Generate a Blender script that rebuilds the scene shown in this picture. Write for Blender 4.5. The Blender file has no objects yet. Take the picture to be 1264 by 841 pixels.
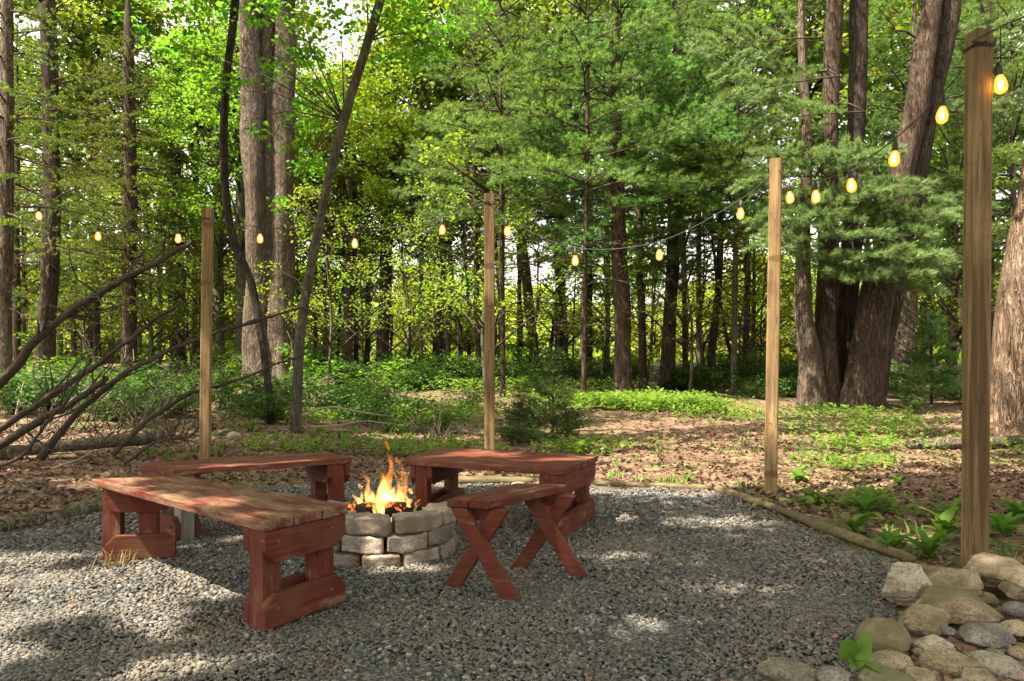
import bpy, bmesh, math, random
import numpy as np
from mathutils import Vector, Matrix, noise as mnoise

random.seed(11)
RNG = np.random.default_rng(11)
R = math.radians
SC = bpy.context.scene
COL = SC.collection
PI = math.pi

# ------------------------------------------------------------------ camera model
FPX, CX, HY, CAMH = 870.0, 632.0, 460.0, 1.05     # focal length / principal column / horizon row in photo pixels


def at(px, py, Y):
    """world point seen at photo pixel (px, py) at distance Y in front of the camera"""
    return Vector(((px - CX) / FPX * Y, Y, CAMH - (py - HY) / FPX * Y))


def flat(px, py, z=0.0):
    Y = (CAMH - z) * FPX / (py - HY)
    return Vector(((px - CX) / FPX * Y, Y, z))


# ------------------------------------------------------------------ terrain
PAD = [(-7.5, 0.2), (1.15, 0.2), (1.22, 2.2), (1.38, 2.55), (1.62, 2.95), (1.92, 3.5), (2.17, 3.80), (2.03, 4.68), (1.92, 5.45), (1.78, 6.22), (0.85, 6.52), (-0.25, 6.66),
       (-1.5, 6.75), (-2.6, 6.45), (-3.05, 5.5), (-3.25, 4.9), (-3.55, 4.45), (-4.6, 4.1), (-7.5, 3.9)]


def in_poly(x, y, poly):
    x = np.asarray(x, float); y = np.asarray(y, float)
    inside = np.zeros(x.shape, bool)
    n = len(poly)
    j = n - 1
    for i in range(n):
        xi, yi = poly[i]; xj, yj = poly[j]
        c = ((yi > y) != (yj > y)) & (x < (xj - xi) * (y - yi) / (yj - yi + 1e-12) + xi)
        inside ^= c
        j = i
    return inside


def poly_dist(x, y, poly):
    x = np.asarray(x, float); y = np.asarray(y, float)
    d = np.full(x.shape, 1e9)
    n = len(poly)
    for i in range(n):
        ax, ay = poly[i]; bx, by = poly[(i + 1) % n]
        dx, dy = bx - ax, by - ay
        t = np.clip(((x - ax) * dx + (y - ay) * dy) / (dx * dx + dy * dy), 0, 1)
        d = np.minimum(d, np.hypot(x - ax - t * dx, y - ay - t * dy))
    return d


def ground_z(x, y):
    x = np.asarray(x, float); y = np.asarray(y, float)
    yy = np.clip(y, 0, 34)
    z = 0.035 * np.clip(yy - 7.5, 0, None) + 0.0012 * np.clip(yy - 12, 0, None) ** 2
    amp = np.clip((y - 6.5) / 6, 0, 1)
    z = z + amp * (0.05 * np.sin(x * .9 + y * .4) * np.sin(y * .7 - x * .3) + 0.03 * np.sin(x * 2.3 + 1.1) * np.cos(y * 1.9))
    d = poly_dist(x, y, PAD)
    ins = in_poly(x, y, PAD)
    z = z + np.where(ins, -0.03 * np.clip(d / .25, 0, 1), 0.0)
    z = z + np.where(ins, 0, np.clip(d / .5, 0, 1) * 0.02 * (np.sin(x * 7 + y * 3) * np.sin(y * 6.1 - x * 2)))
    return z


def gz(x, y):
    return float(ground_z(np.array([x]), np.array([y]))[0])


def ground_at(px, py):
    """first ground point met along the ray through a photo pixel"""
    for Y in np.arange(2.0, 60, .05):
        p = at(px, py, Y)
        if p.z <= gz(p.x, p.y):
            return p
    return at(px, py, 34)


# ------------------------------------------------------------------ objects
def tag(o, label=None, cat=None, group=None, kind=None):
    if label: o['label'] = label
    if cat: o['category'] = cat
    if group: o['group'] = group
    if kind: o['kind'] = kind
    return o


def empty(name, loc, label, cat, group=None):
    o = bpy.data.objects.new(name, None)
    COL.objects.link(o)
    o.empty_display_size = .1
    o.location = loc
    return tag(o, label, cat, group)


def link(name, me, mat=None, parent=None, matrix=None):
    o = bpy.data.objects.new(name, me)
    COL.objects.link(o)
    if mat is not None and len(me.materials) == 0:
        me.materials.append(mat)
    if parent is not None:
        o.parent = parent
    if matrix is not None:
        o.matrix_local = matrix
    return o


def np_mesh(name, V, F, smooth=False):
    """V (n,3); F list of index arrays, each (k, 3) or (k, 4)"""
    V = np.asarray(V, np.float32)
    if isinstance(F, np.ndarray):
        F = [F]
    F = [np.asarray(f, np.int32) for f in F if len(f)]
    me = bpy.data.meshes.new(name)
    me.vertices.add(len(V))
    me.vertices.foreach_set('co', V.ravel())
    nl = sum(f.size for f in F)
    npoly = sum(len(f) for f in F)
    me.loops.add(nl)
    me.loops.foreach_set('vertex_index', np.concatenate([f.ravel() for f in F]))
    me.polygons.add(npoly)
    tot = np.concatenate([np.full(len(f), f.shape[1], np.int32) for f in F])
    st = np.concatenate([[0], np.cumsum(tot)[:-1]]).astype(np.int32)
    me.polygons.foreach_set('loop_start', st)
    try:
        me.polygons.foreach_set('loop_total', tot)
    except Exception:
        pass
    if smooth:
        me.polygons.foreach_set('use_smooth', np.ones(npoly, bool))
    me.update(calc_edges=True)
    me.validate()
    return me


class Geo:
    """collects numpy geometry"""
    def __init__(self):
        self.V = []; self.F = {3: [], 4: []}; self.n = 0

    def add(self, V, F):
        V = np.asarray(V, float); F = np.asarray(F, np.int64)
        self.V.append(V); self.F[F.shape[1]].append(F + self.n); self.n += len(V)

    def tube(self, pts, rads, sides=6, rough=0.0, seed=0):
        pts = [Vector(p) for p in pts]
        n = len(pts)
        if n < 2: return
        rings = []
        up = Vector((0, 0, 1))
        t0 = (pts[1] - pts[0]).normalized()
        a = t0.cross(up)
        if a.length < .1: a = t0.cross(Vector((1, 0, 0)))
        a.normalize()
        rs = np.random.default_rng(seed)
        ph = rs.random(8) * 6.28
        ang = np.arange(sides) / sides * 2 * PI
        for i, p in enumerate(pts):
            t = (pts[min(i + 1, n - 1)] - pts[max(i - 1, 0)]).normalized()
            a = (a - t * a.dot(t)).normalized()
            b = t.cross(a)
            r = rads[i]
            if rough:
                rr = r * (1 + rough * (np.sin(ang * 2 + ph[0] + i * .31) * .5 + np.sin(ang * 3 + ph[1] - i * .23) * .5 + np.sin(ang * 5 + ph[2] + i * .17) * .35 + np.sin(ang + ph[3] + i * .6) * .4
                                   + .4 * (rs.random(sides) - .5)))
            else:
                rr = np.full(sides, r)
            A = np.array(a); B = np.array(b)
            rings.append(np.array(p)[None] + np.outer(np.cos(ang) * rr, A) + np.outer(np.sin(ang) * rr, B))
        V = np.concatenate(rings + [np.array([pts[0], pts[-1]])])
        i = np.arange(n - 1)[:, None] * sides; k = np.arange(sides)[None]
        k2 = (k + 1) % sides
        Q = np.stack([i + k, i + k2, i + sides + k2, i + sides + k], -1).reshape(-1, 4)
        c0 = n * sides
        kk = np.arange(sides); kk2 = (kk + 1) % sides
        T = np.concatenate([np.stack([np.full(sides, c0), kk2, kk], -1),
                            np.stack([np.full(sides, c0 + 1), (n - 1) * sides + kk, (n - 1) * sides + kk2], -1)])
        off = self.n
        self.V.append(V); self.F[4].append(Q + off); self.F[3].append(T + off); self.n += len(V)

    def mesh(self, name, smooth=False):
        F = [np.concatenate(self.F[k]) for k in (3, 4) if self.F[k]]
        return np_mesh(name, np.concatenate(self.V), F, smooth)


def spline(pts, step):
    """Catmull-Rom through 3-D points (with extra columns), resampled about every STEP along the first 3 columns"""
    P = np.array([list(p) for p in pts], float)
    if len(P) == 2:
        n = max(2, int(np.linalg.norm(P[1, :3] - P[0, :3]) / step) + 1)
        t = np.linspace(0, 1, n)[:, None]
        return P[0] * (1 - t) + P[1] * t
    E = np.vstack([2 * P[0] - P[1], P, 2 * P[-1] - P[-2]])
    out = []
    for i in range(1, len(E) - 2):
        n = max(2, int(np.linalg.norm(E[i + 1, :3] - E[i, :3]) / step) + 1)
        t = np.linspace(0, 1, n, endpoint=False)[:, None]
        a, b, c, d = E[i - 1], E[i], E[i + 1], E[i + 2]
        out.append(.5 * (2 * b + (c - a) * t + (2 * a - 5 * b + 4 * c - d) * t ** 2 + (3 * b - a - 3 * c + d) * t ** 3))
    out.append(P[-1:])
    return np.concatenate(out)


def prism(name, poly, thick, mat, parent, M, bevel=.004, gap_polys=None):
    """polygon(s) in local XY extruded by THICK along local Z (centred), with softened edges; one mesh"""
    bm = bmesh.new()
    for pl in (gap_polys or [poly]):
        lo = [bm.verts.new((x, y, -thick / 2)) for x, y in pl]
        hi = [bm.verts.new((x, y, thick / 2)) for x, y in pl]
        n = len(pl)
        bm.faces.new(list(reversed(lo))); bm.faces.new(hi)
        for i in range(n):
            j = (i + 1) % n
            bm.faces.new((lo[i], lo[j], hi[j], hi[i]))
    bmesh.ops.recalc_face_normals(bm, faces=bm.faces)
    if bevel:
        bmesh.ops.bevel(bm, geom=list(bm.edges), offset=bevel, segments=2, profile=.6, affect='EDGES')
    me = bpy.data.meshes.new(name); bm.to_mesh(me); bm.free()
    return link(name, me, mat, parent, M)


def frame(o, x, y, z=None):
    """matrix with origin o, local X along x, local Y along y (made square)"""
    x = Vector(x).normalized(); y = Vector(y); y = (y - x * y.dot(x)).normalized()
    z = x.cross(y)
    M = Matrix((x, y, z)).transposed().to_4x4()
    M.translation = Vector(o)
    return M


# ------------------------------------------------------------------ materials
def new_mat(name):
    m = bpy.data.materials.new(name); m.use_nodes = True
    nt = m.node_tree; nt.nodes.clear()
    out = nt.nodes.new('ShaderNodeOutputMaterial')
    return m, nt, out


def N(nt, t, **kw):
    n = nt.nodes.new(t)
    for k, v in kw.items():
        if k.startswith('i_'):
            key = k[2:]
            key = int(key) if key.isdigit() else key.replace('_', ' ')
            n.inputs[key].default_value = v
        else:
            setattr(n, k, v)
    return n


def ramp(nt, fac, stops, interp='LINEAR'):
    r = nt.nodes.new('ShaderNodeValToRGB')
    r.color_ramp.interpolation = interp
    el = r.color_ramp.elements
    while len(el) > 1: el.remove(el[-1])
    el[0].position = stops[0][0]; el[0].color = (*stops[0][1], 1)
    for p, c in stops[1:]:
        e = el.new(p); e.color = (*c, 1)
    nt.links.new(fac, r.inputs[0])
    return r.outputs[0]


def mix(nt, fac, a, b, mode='MIX'):
    m = nt.nodes.new('ShaderNodeMix'); m.data_type = 'RGBA'; m.blend_type = mode
    for sock, v in ((0, fac), (6, a), (7, b)):
        if hasattr(v, 'is_linked') or hasattr(v, 'links'):
            nt.links.new(v, m.inputs[sock])
        else:
            m.inputs[sock].default_value = v if sock == 0 else (*v, 1)
    return m.outputs[2]


def coords(nt, scale=(1, 1, 1), kind='Object', rot=(0, 0, 0)):
    tc = nt.nodes.new('ShaderNodeTexCoord')
    mp = nt.nodes.new('ShaderNodeMapping')
    mp.inputs['Scale'].default_value = scale
    mp.inputs['Rotation'].default_value = rot
    nt.links.new(tc.outputs[kind], mp.inputs[0])
    return mp.outputs[0]


def noise(nt, vec, scale, detail=4, rough=.55, dist=0.0):
    n = N(nt, 'ShaderNodeTexNoise')
    n.inputs['Scale'].default_value = scale; n.inputs['Detail'].default_value = detail
    n.inputs['Roughness'].default_value = rough; n.inputs['Distortion'].default_value = dist
    nt.links.new(vec, n.inputs['Vector'])
    return n.outputs[0]


def bump(nt, h, strength, dist, normal=None):
    b = N(nt, 'ShaderNodeBump'); b.inputs['Strength'].default_value = strength; b.inputs['Distance'].default_value = dist
    nt.links.new(h, b.inputs['Height'])
    if normal: nt.links.new(normal, b.inputs['Normal'])
    return b.outputs[0]


def surf(nt, out, col, rough=.8, normal=None, spec=.3):
    p = N(nt, 'ShaderNodeBsdfPrincipled')
    if hasattr(col, 'links'): nt.links.new(col, p.inputs['Base Color'])
    else: p.inputs['Base Color'].default_value = (*col, 1)
    if hasattr(rough, 'links'): nt.links.new(rough, p.inputs['Roughness'])
    else: p.inputs['Roughness'].default_value = rough
    p.inputs['Specular IOR Level'].default_value = spec
    if normal: nt.links.new(normal, p.inputs['Normal'])
    nt.links.new(p.outputs[0], out.inputs[0])
    return p


def leaf_mat(name, cols, trans, tmix=.45, clump=.8, rough=.55, spec=.25):
    m, nt, out = new_mat(name)
    geo = N(nt, 'ShaderNodeNewGeometry')
    c = ramp(nt, geo.outputs['Random Per Island'], [(i / (len(cols) - 1), k) for i, k in enumerate(cols)])
    tc = coords(nt, (clump,) * 3)
    cl = noise(nt, tc, 1.0, 2, .5)
    f = ramp(nt, cl, [(.3, (.7, .7, .7)), (.7, (1.25, 1.25, 1.25))])
    c2 = mix(nt, 1.0, c, f, 'MULTIPLY')
    oi = N(nt, 'ShaderNodeObjectInfo')
    hv = N(nt, 'ShaderNodeHueSaturation')
    mr = N(nt, 'ShaderNodeMapRange'); mr.inputs[3].default_value = .475; mr.inputs[4].default_value = .52
    nt.links.new(oi.outputs['Random'], mr.inputs[0]); nt.links.new(mr.outputs[0], hv.inputs['Hue'])
    mr2 = N(nt, 'ShaderNodeMapRange'); mr2.inputs[3].default_value = .8; mr2.inputs[4].default_value = 1.2
    nt.links.new(oi.outputs['Random'], mr2.inputs[0]); nt.links.new(mr2.outputs[0], hv.inputs['Value'])
    nt.links.new(c2, hv.inputs['Color'])
    p = N(nt, 'ShaderNodeBsdfPrincipled'); p.inputs['Roughness'].default_value = rough
    p.inputs['Specular IOR Level'].default_value = spec
    nt.links.new(hv.outputs[0], p.inputs['Base Color'])
    t = N(nt, 'ShaderNodeBsdfTranslucent')
    tcx = mix(nt, 1.0, hv.outputs[0], trans, 'MULTIPLY')
    nt.links.new(tcx, t.inputs[0])
    ms = N(nt, 'ShaderNodeMixShader'); ms.inputs[0].default_value = tmix
    nt.links.new(p.outputs[0], ms.inputs[1]); nt.links.new(t.outputs[0], ms.inputs[2])
    nt.links.new(ms.outputs[0], out.inputs[0])
    return m


def bark_mat(name, dark, mid, light, vscale=9, depth=.02, lichen=0.0):
    m, nt, out = new_mat(name)
    v = coords(nt, (1, 1, .13))
    v1 = coords(nt, (1, 1, 1))
    a = noise(nt, v, vscale * 2.2, 6, .7, 1.2)
    b = noise(nt, v1, 2.2, 3, .5)
    vo = N(nt, 'ShaderNodeTexVoronoi'); vo.feature = 'DISTANCE_TO_EDGE'; vo.inputs['Scale'].default_value = vscale * 1.7
    wv = N(nt, 'ShaderNodeVectorMath', operation='MULTIPLY_ADD'); wv.inputs[1].default_value = (.25, .25, .25)
    nt.links.new(a, wv.inputs[0]); nt.links.new(coords(nt, (1, 1, .22)), wv.inputs[2]); nt.links.new(wv.outputs[0], vo.inputs['Vector'])
    ridge = ramp(nt, vo.outputs['Distance'], [(0, (0, 0, 0)), (.22, (1, 1, 1))])
    c = ramp(nt, a, [(.32, dark), (.52, mid), (.70, light)])
    c = mix(nt, ramp(nt, b, [(.42, (0, 0, 0)), (.62, (1, 1, 1))]), c, mix(nt, .4, c, light))
    c = mix(nt, ridge, mix(nt, .5, c, dark), c)
    if lichen:
        l = noise(nt, v1, 5.0, 5, .7)
        c = mix(nt, ramp(nt, l, [(.60 - lichen * .1, (0, 0, 0)), (.68, (1, 1, 1))]), c, (.16, .19, .11))
    f = noise(nt, v1, 60, 3, .6)
    n0 = bump(nt, ridge, .9, depth)
    n1 = bump(nt, a, 1.0, depth, n0)
    n2 = bump(nt, f, .5, depth * .25, n1)
    surf(nt, out, c, .92, n2, .12)
    return m


M = {}
M['maple'] = leaf_mat('maple_leaf', [(.055, .125, .014), (.085, .175, .02), (.13, .215, .028)], (1.7, 1.8, .7), .56)
M['lime'] = leaf_mat('sunlit_leaf', [(.10, .17, .018), (.145, .215, .026), (.20, .25, .036)], (1.5, 1.6, .6), .5)
M['meadowleaf'] = leaf_mat('meadow_leaf', [(.19, .27, .035), (.26, .33, .05), (.33, .37, .08)], (1.3, 1.35, .6), .5)
M['pine'] = leaf_mat('pine_needle', [(.055, .115, .032), (.10, .185, .055), (.17, .26, .10)], (1.6, 1.6, .7), .5, .9, .5, .3)
M['pine_sunlit'] = leaf_mat('sunlit_pine_needle', [(.09, .155, .055), (.145, .225, .085), (.23, .31, .145)], (1.3, 1.35, .8), .4, .9, .5, .3)  # paler copy of the pine needles, imitating direct sun on the hanging boughs
M['hemlock'] = leaf_mat('hemlock_needle', [(.065, .115, .02), (.105, .16, .03), (.15, .19, .045)], (1.4, 1.4, .6), .42)
M['shrub'] = leaf_mat('shrub_leaf', [(.025, .075, .012), (.045, .11, .018), (.07, .14, .025)], (1.4, 1.6, .6), .4)
M['darkshrub'] = leaf_mat('spruce_needle', [(.03, .062, .012), (.045, .085, .016), (.065, .11, .022)], (1.3, 1.3, .5), .32)
M['fern'] = leaf_mat('fern_leaf', [(.08, .17, .025), (.12, .22, .03), (.17, .25, .05)], (1.4, 1.5, .6), .45)
M['weed'] = leaf_mat('weed_leaf', [(.07, .15, .02), (.10, .195, .03), (.14, .22, .045)], (1.3, 1.4, .6), .42, 3, .65, .15)
M['grass'] = leaf_mat('grass_blade', [(.06, .13, .02), (.10, .18, .03), (.16, .19, .06)], (1.3, 1.4, .6), .4)
M['drygrass'] = leaf_mat('dry_grass_blade', [(.30, .22, .08), (.36, .28, .12), (.24, .22, .08)], (1.1, 1.1, .8), .3)
M['litter'] = leaf_mat('dead_leaf', [(.06, .036, .026), (.125, .072, .05), (.19, .117, .085), (.25, .165, .105), (.085, .046, .032)], (1.1, .9, .7), .12, 1.2, .7, .2)
M['bark_dark'] = bark_mat('bark_dark', (.02, .015, .012), (.055, .042, .032), (.11, .086, .068), 8)
M['bark_brown'] = bark_mat('bark_brown', (.03, .021, .016), (.08, .056, .043), (.155, .112, .088), 9)
M['bark_pale'] = bark_mat('bark_pale', (.055, .041, .031), (.14, .108, .084), (.26, .21, .165), 9, .03)
M['bark_sun'] = bark_mat('bark_red_sunlit', (.10, .066, .045), (.24, .165, .115), (.40, .30, .225), 9, .03)  # reddish bark, lightened so the leaning trunk reads as sunlit
M['bark_grey'] = bark_mat('bark_grey', (.045, .038, .03), (.11, .096, .078), (.21, .19, .155), 12, .01, .4)
M['twig'] = bark_mat('twig_bark', (.04, .03, .024), (.085, .065, .052), (.15, .12, .095), 20, .004)
M['twig_pale'] = bark_mat('bare_wood', (.22, .18, .14), (.32, .27, .22), (.42, .37, .31), 20, .003)
M['deadlog'] = bark_mat('log_bark', (.06, .05, .036), (.15, .125, .095), (.27, .235, .185), 8, .015, .5)


def wood_red(name, wear):
    m, nt, out = new_mat(name)
    tc = N(nt, 'ShaderNodeTexCoord')
    oi = N(nt, 'ShaderNodeObjectInfo')
    mul = N(nt, 'ShaderNodeVectorMath', operation='SCALE'); mul.inputs[0].default_value = (7.3, 3.1, 5.7)
    nt.links.new(oi.outputs['Random'], mul.inputs['Scale'])
    add = N(nt, 'ShaderNodeVectorMath', operation='ADD')
    nt.links.new(tc.outputs['Object'], add.inputs[0]); nt.links.new(mul.outputs[0], add.inputs[1])
    mp = N(nt, 'ShaderNodeMapping'); mp.inputs['Scale'].default_value = (.07, 1, 1)
    nt.links.new(add.outputs[0], mp.inputs[0])
    g = noise(nt, mp.outputs[0], 70, 5, .6, .5)
    w = noise(nt, add.outputs[0], 6, 5, .65, .3)
    mp2 = N(nt, 'ShaderNodeMapping'); mp2.inputs['Scale'].default_value = (.22, 1, 1)
    nt.links.new(add.outputs[0], mp2.inputs[0])
    w2 = noise(nt, mp2.outputs[0], 16, 5, .7, .4)
    red = ramp(nt, g, [(.3, (.044, .009, .006)), (.55, (.086, .0182, .011)), (.75, (.122, .033, .021))])
    red = mix(nt, ramp(nt, w, [(.3, (0, 0, 0)), (.7, (1, 1, 1))]), red, mix(nt, .35, red, (.165, .052, .034)))
    grey = ramp(nt, g, [(.3, (.10, .058, .034)), (.6, (.22, .135, .082)), (.8, (.32, .22, .14))])
    lo = .72 - wear * .36
    fac = ramp(nt, w2, [(lo, (0, 0, 0)), (lo + .16, (1, 1, 1))])
    c = mix(nt, fac, red, grey)
    d = noise(nt, add.outputs[0], 3.0, 4, .6)
    c = mix(nt, ramp(nt, d, [(.5, (0, 0, 0)), (.75, (.45, .45, .45))]), c, (.10, .075, .04))
    n = bump(nt, g, .55, .004)
    n = bump(nt, w2, .3, .004, n)
    surf(nt, out, c, .75, n, .18)
    return m


M['red'] = wood_red('red_stained_wood', .42)
M['redworn'] = wood_red('worn_red_seat_wood', .78)
M['redmid'] = wood_red('scuffed_red_seat_wood', .55)


def wood_plain(name, cols, knots=True, axis_scale=(1, 1, .05), gs=45):
    m, nt, out = new_mat(name)
    tc = N(nt, 'ShaderNodeTexCoord')
    oi = N(nt, 'ShaderNodeObjectInfo')
    mul = N(nt, 'ShaderNodeVectorMath', operation='SCALE'); mul.inputs[0].default_value = (2.3, 4.1, 9.7)
    nt.links.new(oi.outputs['Random'], mul.inputs['Scale'])
    add = N(nt, 'ShaderNodeVectorMath', operation='ADD')
    nt.links.new(tc.outputs['Object'], add.inputs[0]); nt.links.new(mul.outputs[0], add.inputs[1])
    mp = N(nt, 'ShaderNodeMapping'); mp.inputs['Scale'].default_value = axis_scale
    nt.links.new(add.outputs[0], mp.inputs[0])
    g = noise(nt, mp.outputs[0], gs, 5, .6, .7)
    b = noise(nt, add.outputs[0], 2.2, 4, .6)
    c = ramp(nt, g, [(.3, cols[0]), (.52, cols[1]), (.72, cols[2])])
    c = mix(nt, ramp(nt, b, [(.4, (0, 0, 0)), (.7, (.7, .7, .7))]), c, cols[0])
    if knots:
        mk = N(nt, 'ShaderNodeMapping'); mk.inputs['Scale'].default_value = (1.5, 1.5, 5.0)
        nt.links.new(add.outputs[0], mk.inputs[0])
        vo = N(nt, 'ShaderNodeTexVoronoi'); vo.inputs['Scale'].default_value = 1.0
        nt.links.new(mk.outputs[0], vo.inputs['Vector'])
        c = mix(nt, ramp(nt, vo.outputs['Distance'], [(.12, (.9, .9, .9)), (.2, (0, 0, 0))]), c, (.10, .055, .025))
        c = mix(nt, ramp(nt, noise(nt, mp.outputs[0], 9, 2, .5), [(.60, (0, 0, 0)), (.64, (.75, .75, .75))]), c, (.075, .045, .02))
        cr = noise(nt, mp.outputs[0], 20, 2, .5, 1.5)
        c = mix(nt, ramp(nt, cr, [(.485, (0, 0, 0)), (.5, (.9, .9, .9)), (.515, (0, 0, 0))]), c, (.05, .03, .015))
        vr = N(nt, 'ShaderNodeMapRange'); vr.inputs[3].default_value = .78; vr.inputs[4].default_value = 1.2
        nt.links.new(oi.outputs['Random'], vr.inputs[0])
        hv = N(nt, 'ShaderNodeHueSaturation'); nt.links.new(vr.outputs[0], hv.inputs['Value']); nt.links.new(c, hv.inputs['Color']); c = hv.outputs[0]
    n = bump(nt, g, .5, .004)
    surf(nt, out, c, .75, n, .2)
    return m


M['post'] = wood_plain('post_wood', [(.095, .06, .026), (.205, .137, .065), (.31, .22, .113)], gs=26)
M['greywood'] = wood_plain('grey_wood', [(.12, .11, .09), (.22, .20, .17), (.31, .28, .24)], False, (.06, 1, 1))
M['timber'] = wood_plain('edging_wood', [(.07, .06, .03), (.14, .115, .06), (.22, .18, .105)], False, (.06, 1, 1))


def stone_mat(name, a, b, c, sc=9, moss=None, depth=.01):
    m, nt, out = new_mat(name)
    tc = N(nt, 'ShaderNodeTexCoord'); oi = N(nt, 'ShaderNodeObjectInfo')
    mul = N(nt, 'ShaderNodeVectorMath', operation='SCALE'); mul.inputs[0].default_value = (12.3, 4.1, 9.7)
    nt.links.new(oi.outputs['Random'], mul.inputs['Scale'])
    add = N(nt, 'ShaderNodeVectorMath', operation='ADD')
    nt.links.new(tc.outputs['Object'], add.inputs[0]); nt.links.new(mul.outputs[0], add.inputs[1])
    v = add.outputs[0]
    n1 = noise(nt, v, sc, 6, .65); n2 = noise(nt, v, sc * .35, 3, .5); n3 = noise(nt, v, sc * 9, 4, .7)
    col = ramp(nt, n1, [(.3, a), (.5, b), (.7, c)])
    col = mix(nt, ramp(nt, n3, [(.36, (.75, .75, .75)), (.52, (0, 0, 0))]), col, tuple(x * .4 for x in a))
    if moss:
        col = mix(nt, ramp(nt, n2, [(.48, (0, 0, 0)), (.62, (.8, .8, .8))]), col, moss)
    vr = N(nt, 'ShaderNodeMapRange'); vr.inputs[3].default_value = .72; vr.inputs[4].default_value = 1.22
    nt.links.new(oi.outputs['Random'], vr.inputs[0])
    hv = N(nt, 'ShaderNodeHueSaturation'); nt.links.new(vr.outputs[0], hv.inputs['Value']); nt.links.new(col, hv.inputs['Color'])
    nn = bump(nt, n1, .6, depth); nn = bump(nt, n3, .6, depth * .3, nn)
    surf(nt, out, hv.outputs[0], .88, nn, .2)
    return m


M['rock'] = stone_mat('field_rock', (.19, .14, .09), (.34, .265, .175), (.47, .40, .295), 14, (.13, .115, .05), .035)
M['rockgrey'] = stone_mat('grey_rock', (.10, .09, .085), (.19, .17, .15), (.27, .25, .22), 12, None, .03)
M['rockpale'] = stone_mat('pale_rock', (.20, .17, .125), (.33, .285, .22), (.43, .39, .32), 8, None, .02)
M['rockmoss'] = stone_mat('mossy_rock', (.10, .09, .065), (.19, .17, .125), (.28, .25, .19), 10, (.13, .135, .06), .02)
M['block'] = stone_mat('wall_block', (.17, .135, .11), (.29, .24, .20), (.40, .345, .30), 13, (.15, .115, .085), .02)


def flatmat(name, col, rough=.8, spec=.2):
    m, nt, out = new_mat(name)
    v = coords(nt)
    n1 = noise(nt, v, 30, 4, .6)
    c = mix(nt, n1, tuple(x * .7 for x in col), tuple(min(1, x * 1.25) for x in col))
    surf(nt, out, c, rough, bump(nt, n1, .3, .003), spec)
    return m


M['black'] = flatmat('black_rubber', (.015, .014, .013), .5, .4)
M['steel'] = flatmat('rusty_steel', (.09, .06, .045), .5, .5)
M['char'] = flatmat('charred_wood', (.022, .017, .014), .9, .1)
M['ash'] = flatmat('ash', (.10, .055, .04), .95, .05)
M['plastic'] = flatmat('pale_plastic', (.55, .58, .62), .4, .4)


def emit(name, col, strength):
    m, nt, out = new_mat(name)
    e = N(nt, 'ShaderNodeEmission'); e.inputs[0].default_value = (*col, 1); e.inputs[1].default_value = strength
    nt.links.new(e.outputs[0], out.inputs[0])
    return m


M['filament'] = emit('glowing_filament', (1, .66, .25), 14.0)
m, nt, out = new_mat('amber_bulb_glass')
e = N(nt, 'ShaderNodeEmission'); e.inputs[0].default_value = (1, .30, .025, 1); e.inputs[1].default_value = 1.0
tr = N(nt, 'ShaderNodeBsdfTransparent'); tr.inputs[0].default_value = (1, .8, .5, 1)
ms = N(nt, 'ShaderNodeMixShader'); ms.inputs[0].default_value = .55
nt.links.new(tr.outputs[0], ms.inputs[1]); nt.links.new(e.outputs[0], ms.inputs[2]); nt.links.new(ms.outputs[0], out.inputs[0])
M['bulb'] = m
# embers: charred wood with glowing cracks
m, nt, out = new_mat('ember')
v = coords(nt)
n1 = noise(nt, v, 28, 4, .6)
p = N(nt, 'ShaderNodeBsdfPrincipled'); p.inputs['Base Color'].default_value = (.03, .018, .012, 1); p.inputs['Roughness'].default_value = .9
nt.links.new(ramp(nt, n1, [(.52, (0, 0, 0)), (.72, (1, .16, .02))]), p.inputs['Emission Color'])
p.inputs['Emission Strength'].default_value = 1.6
nt.links.new(p.outputs[0], out.inputs[0])
M['ember'] = m
# flame: glowing gas, an emission volume
m, nt, out = new_mat('flame_gas')
tc = N(nt, 'ShaderNodeTexCoord')
sx = N(nt, 'ShaderNodeSeparateXYZ'); nt.links.new(tc.outputs['Object'], sx.inputs[0])
mp = N(nt, 'ShaderNodeMapping'); mp.inputs['Scale'].default_value = (22, 22, 7)
nt.links.new(tc.outputs['Object'], mp.inputs[0])
nz = noise(nt, mp.outputs[0], 1.0, 3, .6, .8)
den = ramp(nt, nz, [(.36, (.0, .0, .0)), (.47, (.25, .25, .25)), (.62, (1, 1, 1))])
mr = N(nt, 'ShaderNodeMapRange'); mr.inputs[1].default_value = 0.0; mr.inputs[2].default_value = .34
nt.links.new(sx.outputs[2], mr.inputs[0])
fc = ramp(nt, mr.outputs[0], [(0, (1, .50, .12)), (.35, (1, .46, .10)), (.7, (1, .33, .045)), (1, (1, .22, .02))])
st = ramp(nt, mr.outputs[0], [(0, (1, 1, 1)), (.5, (.75, .75, .75)), (1, (.4, .4, .4))])
mu = N(nt, 'ShaderNodeMath', operation='MULTIPLY'); nt.links.new(den, mu.inputs[0]); nt.links.new(st, mu.inputs[1])
mu2 = N(nt, 'ShaderNodeMath', operation='MULTIPLY'); nt.links.new(mu.outputs[0], mu2.inputs[0]); mu2.inputs[1].default_value = 25.0
e = N(nt, 'ShaderNodeEmission'); nt.links.new(fc, e.inputs[0]); nt.links.new(mu2.outputs[0], e.inputs[1])
nt.links.new(e.outputs[0], out.inputs['Volume'])
M['flame'] = m

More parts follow.
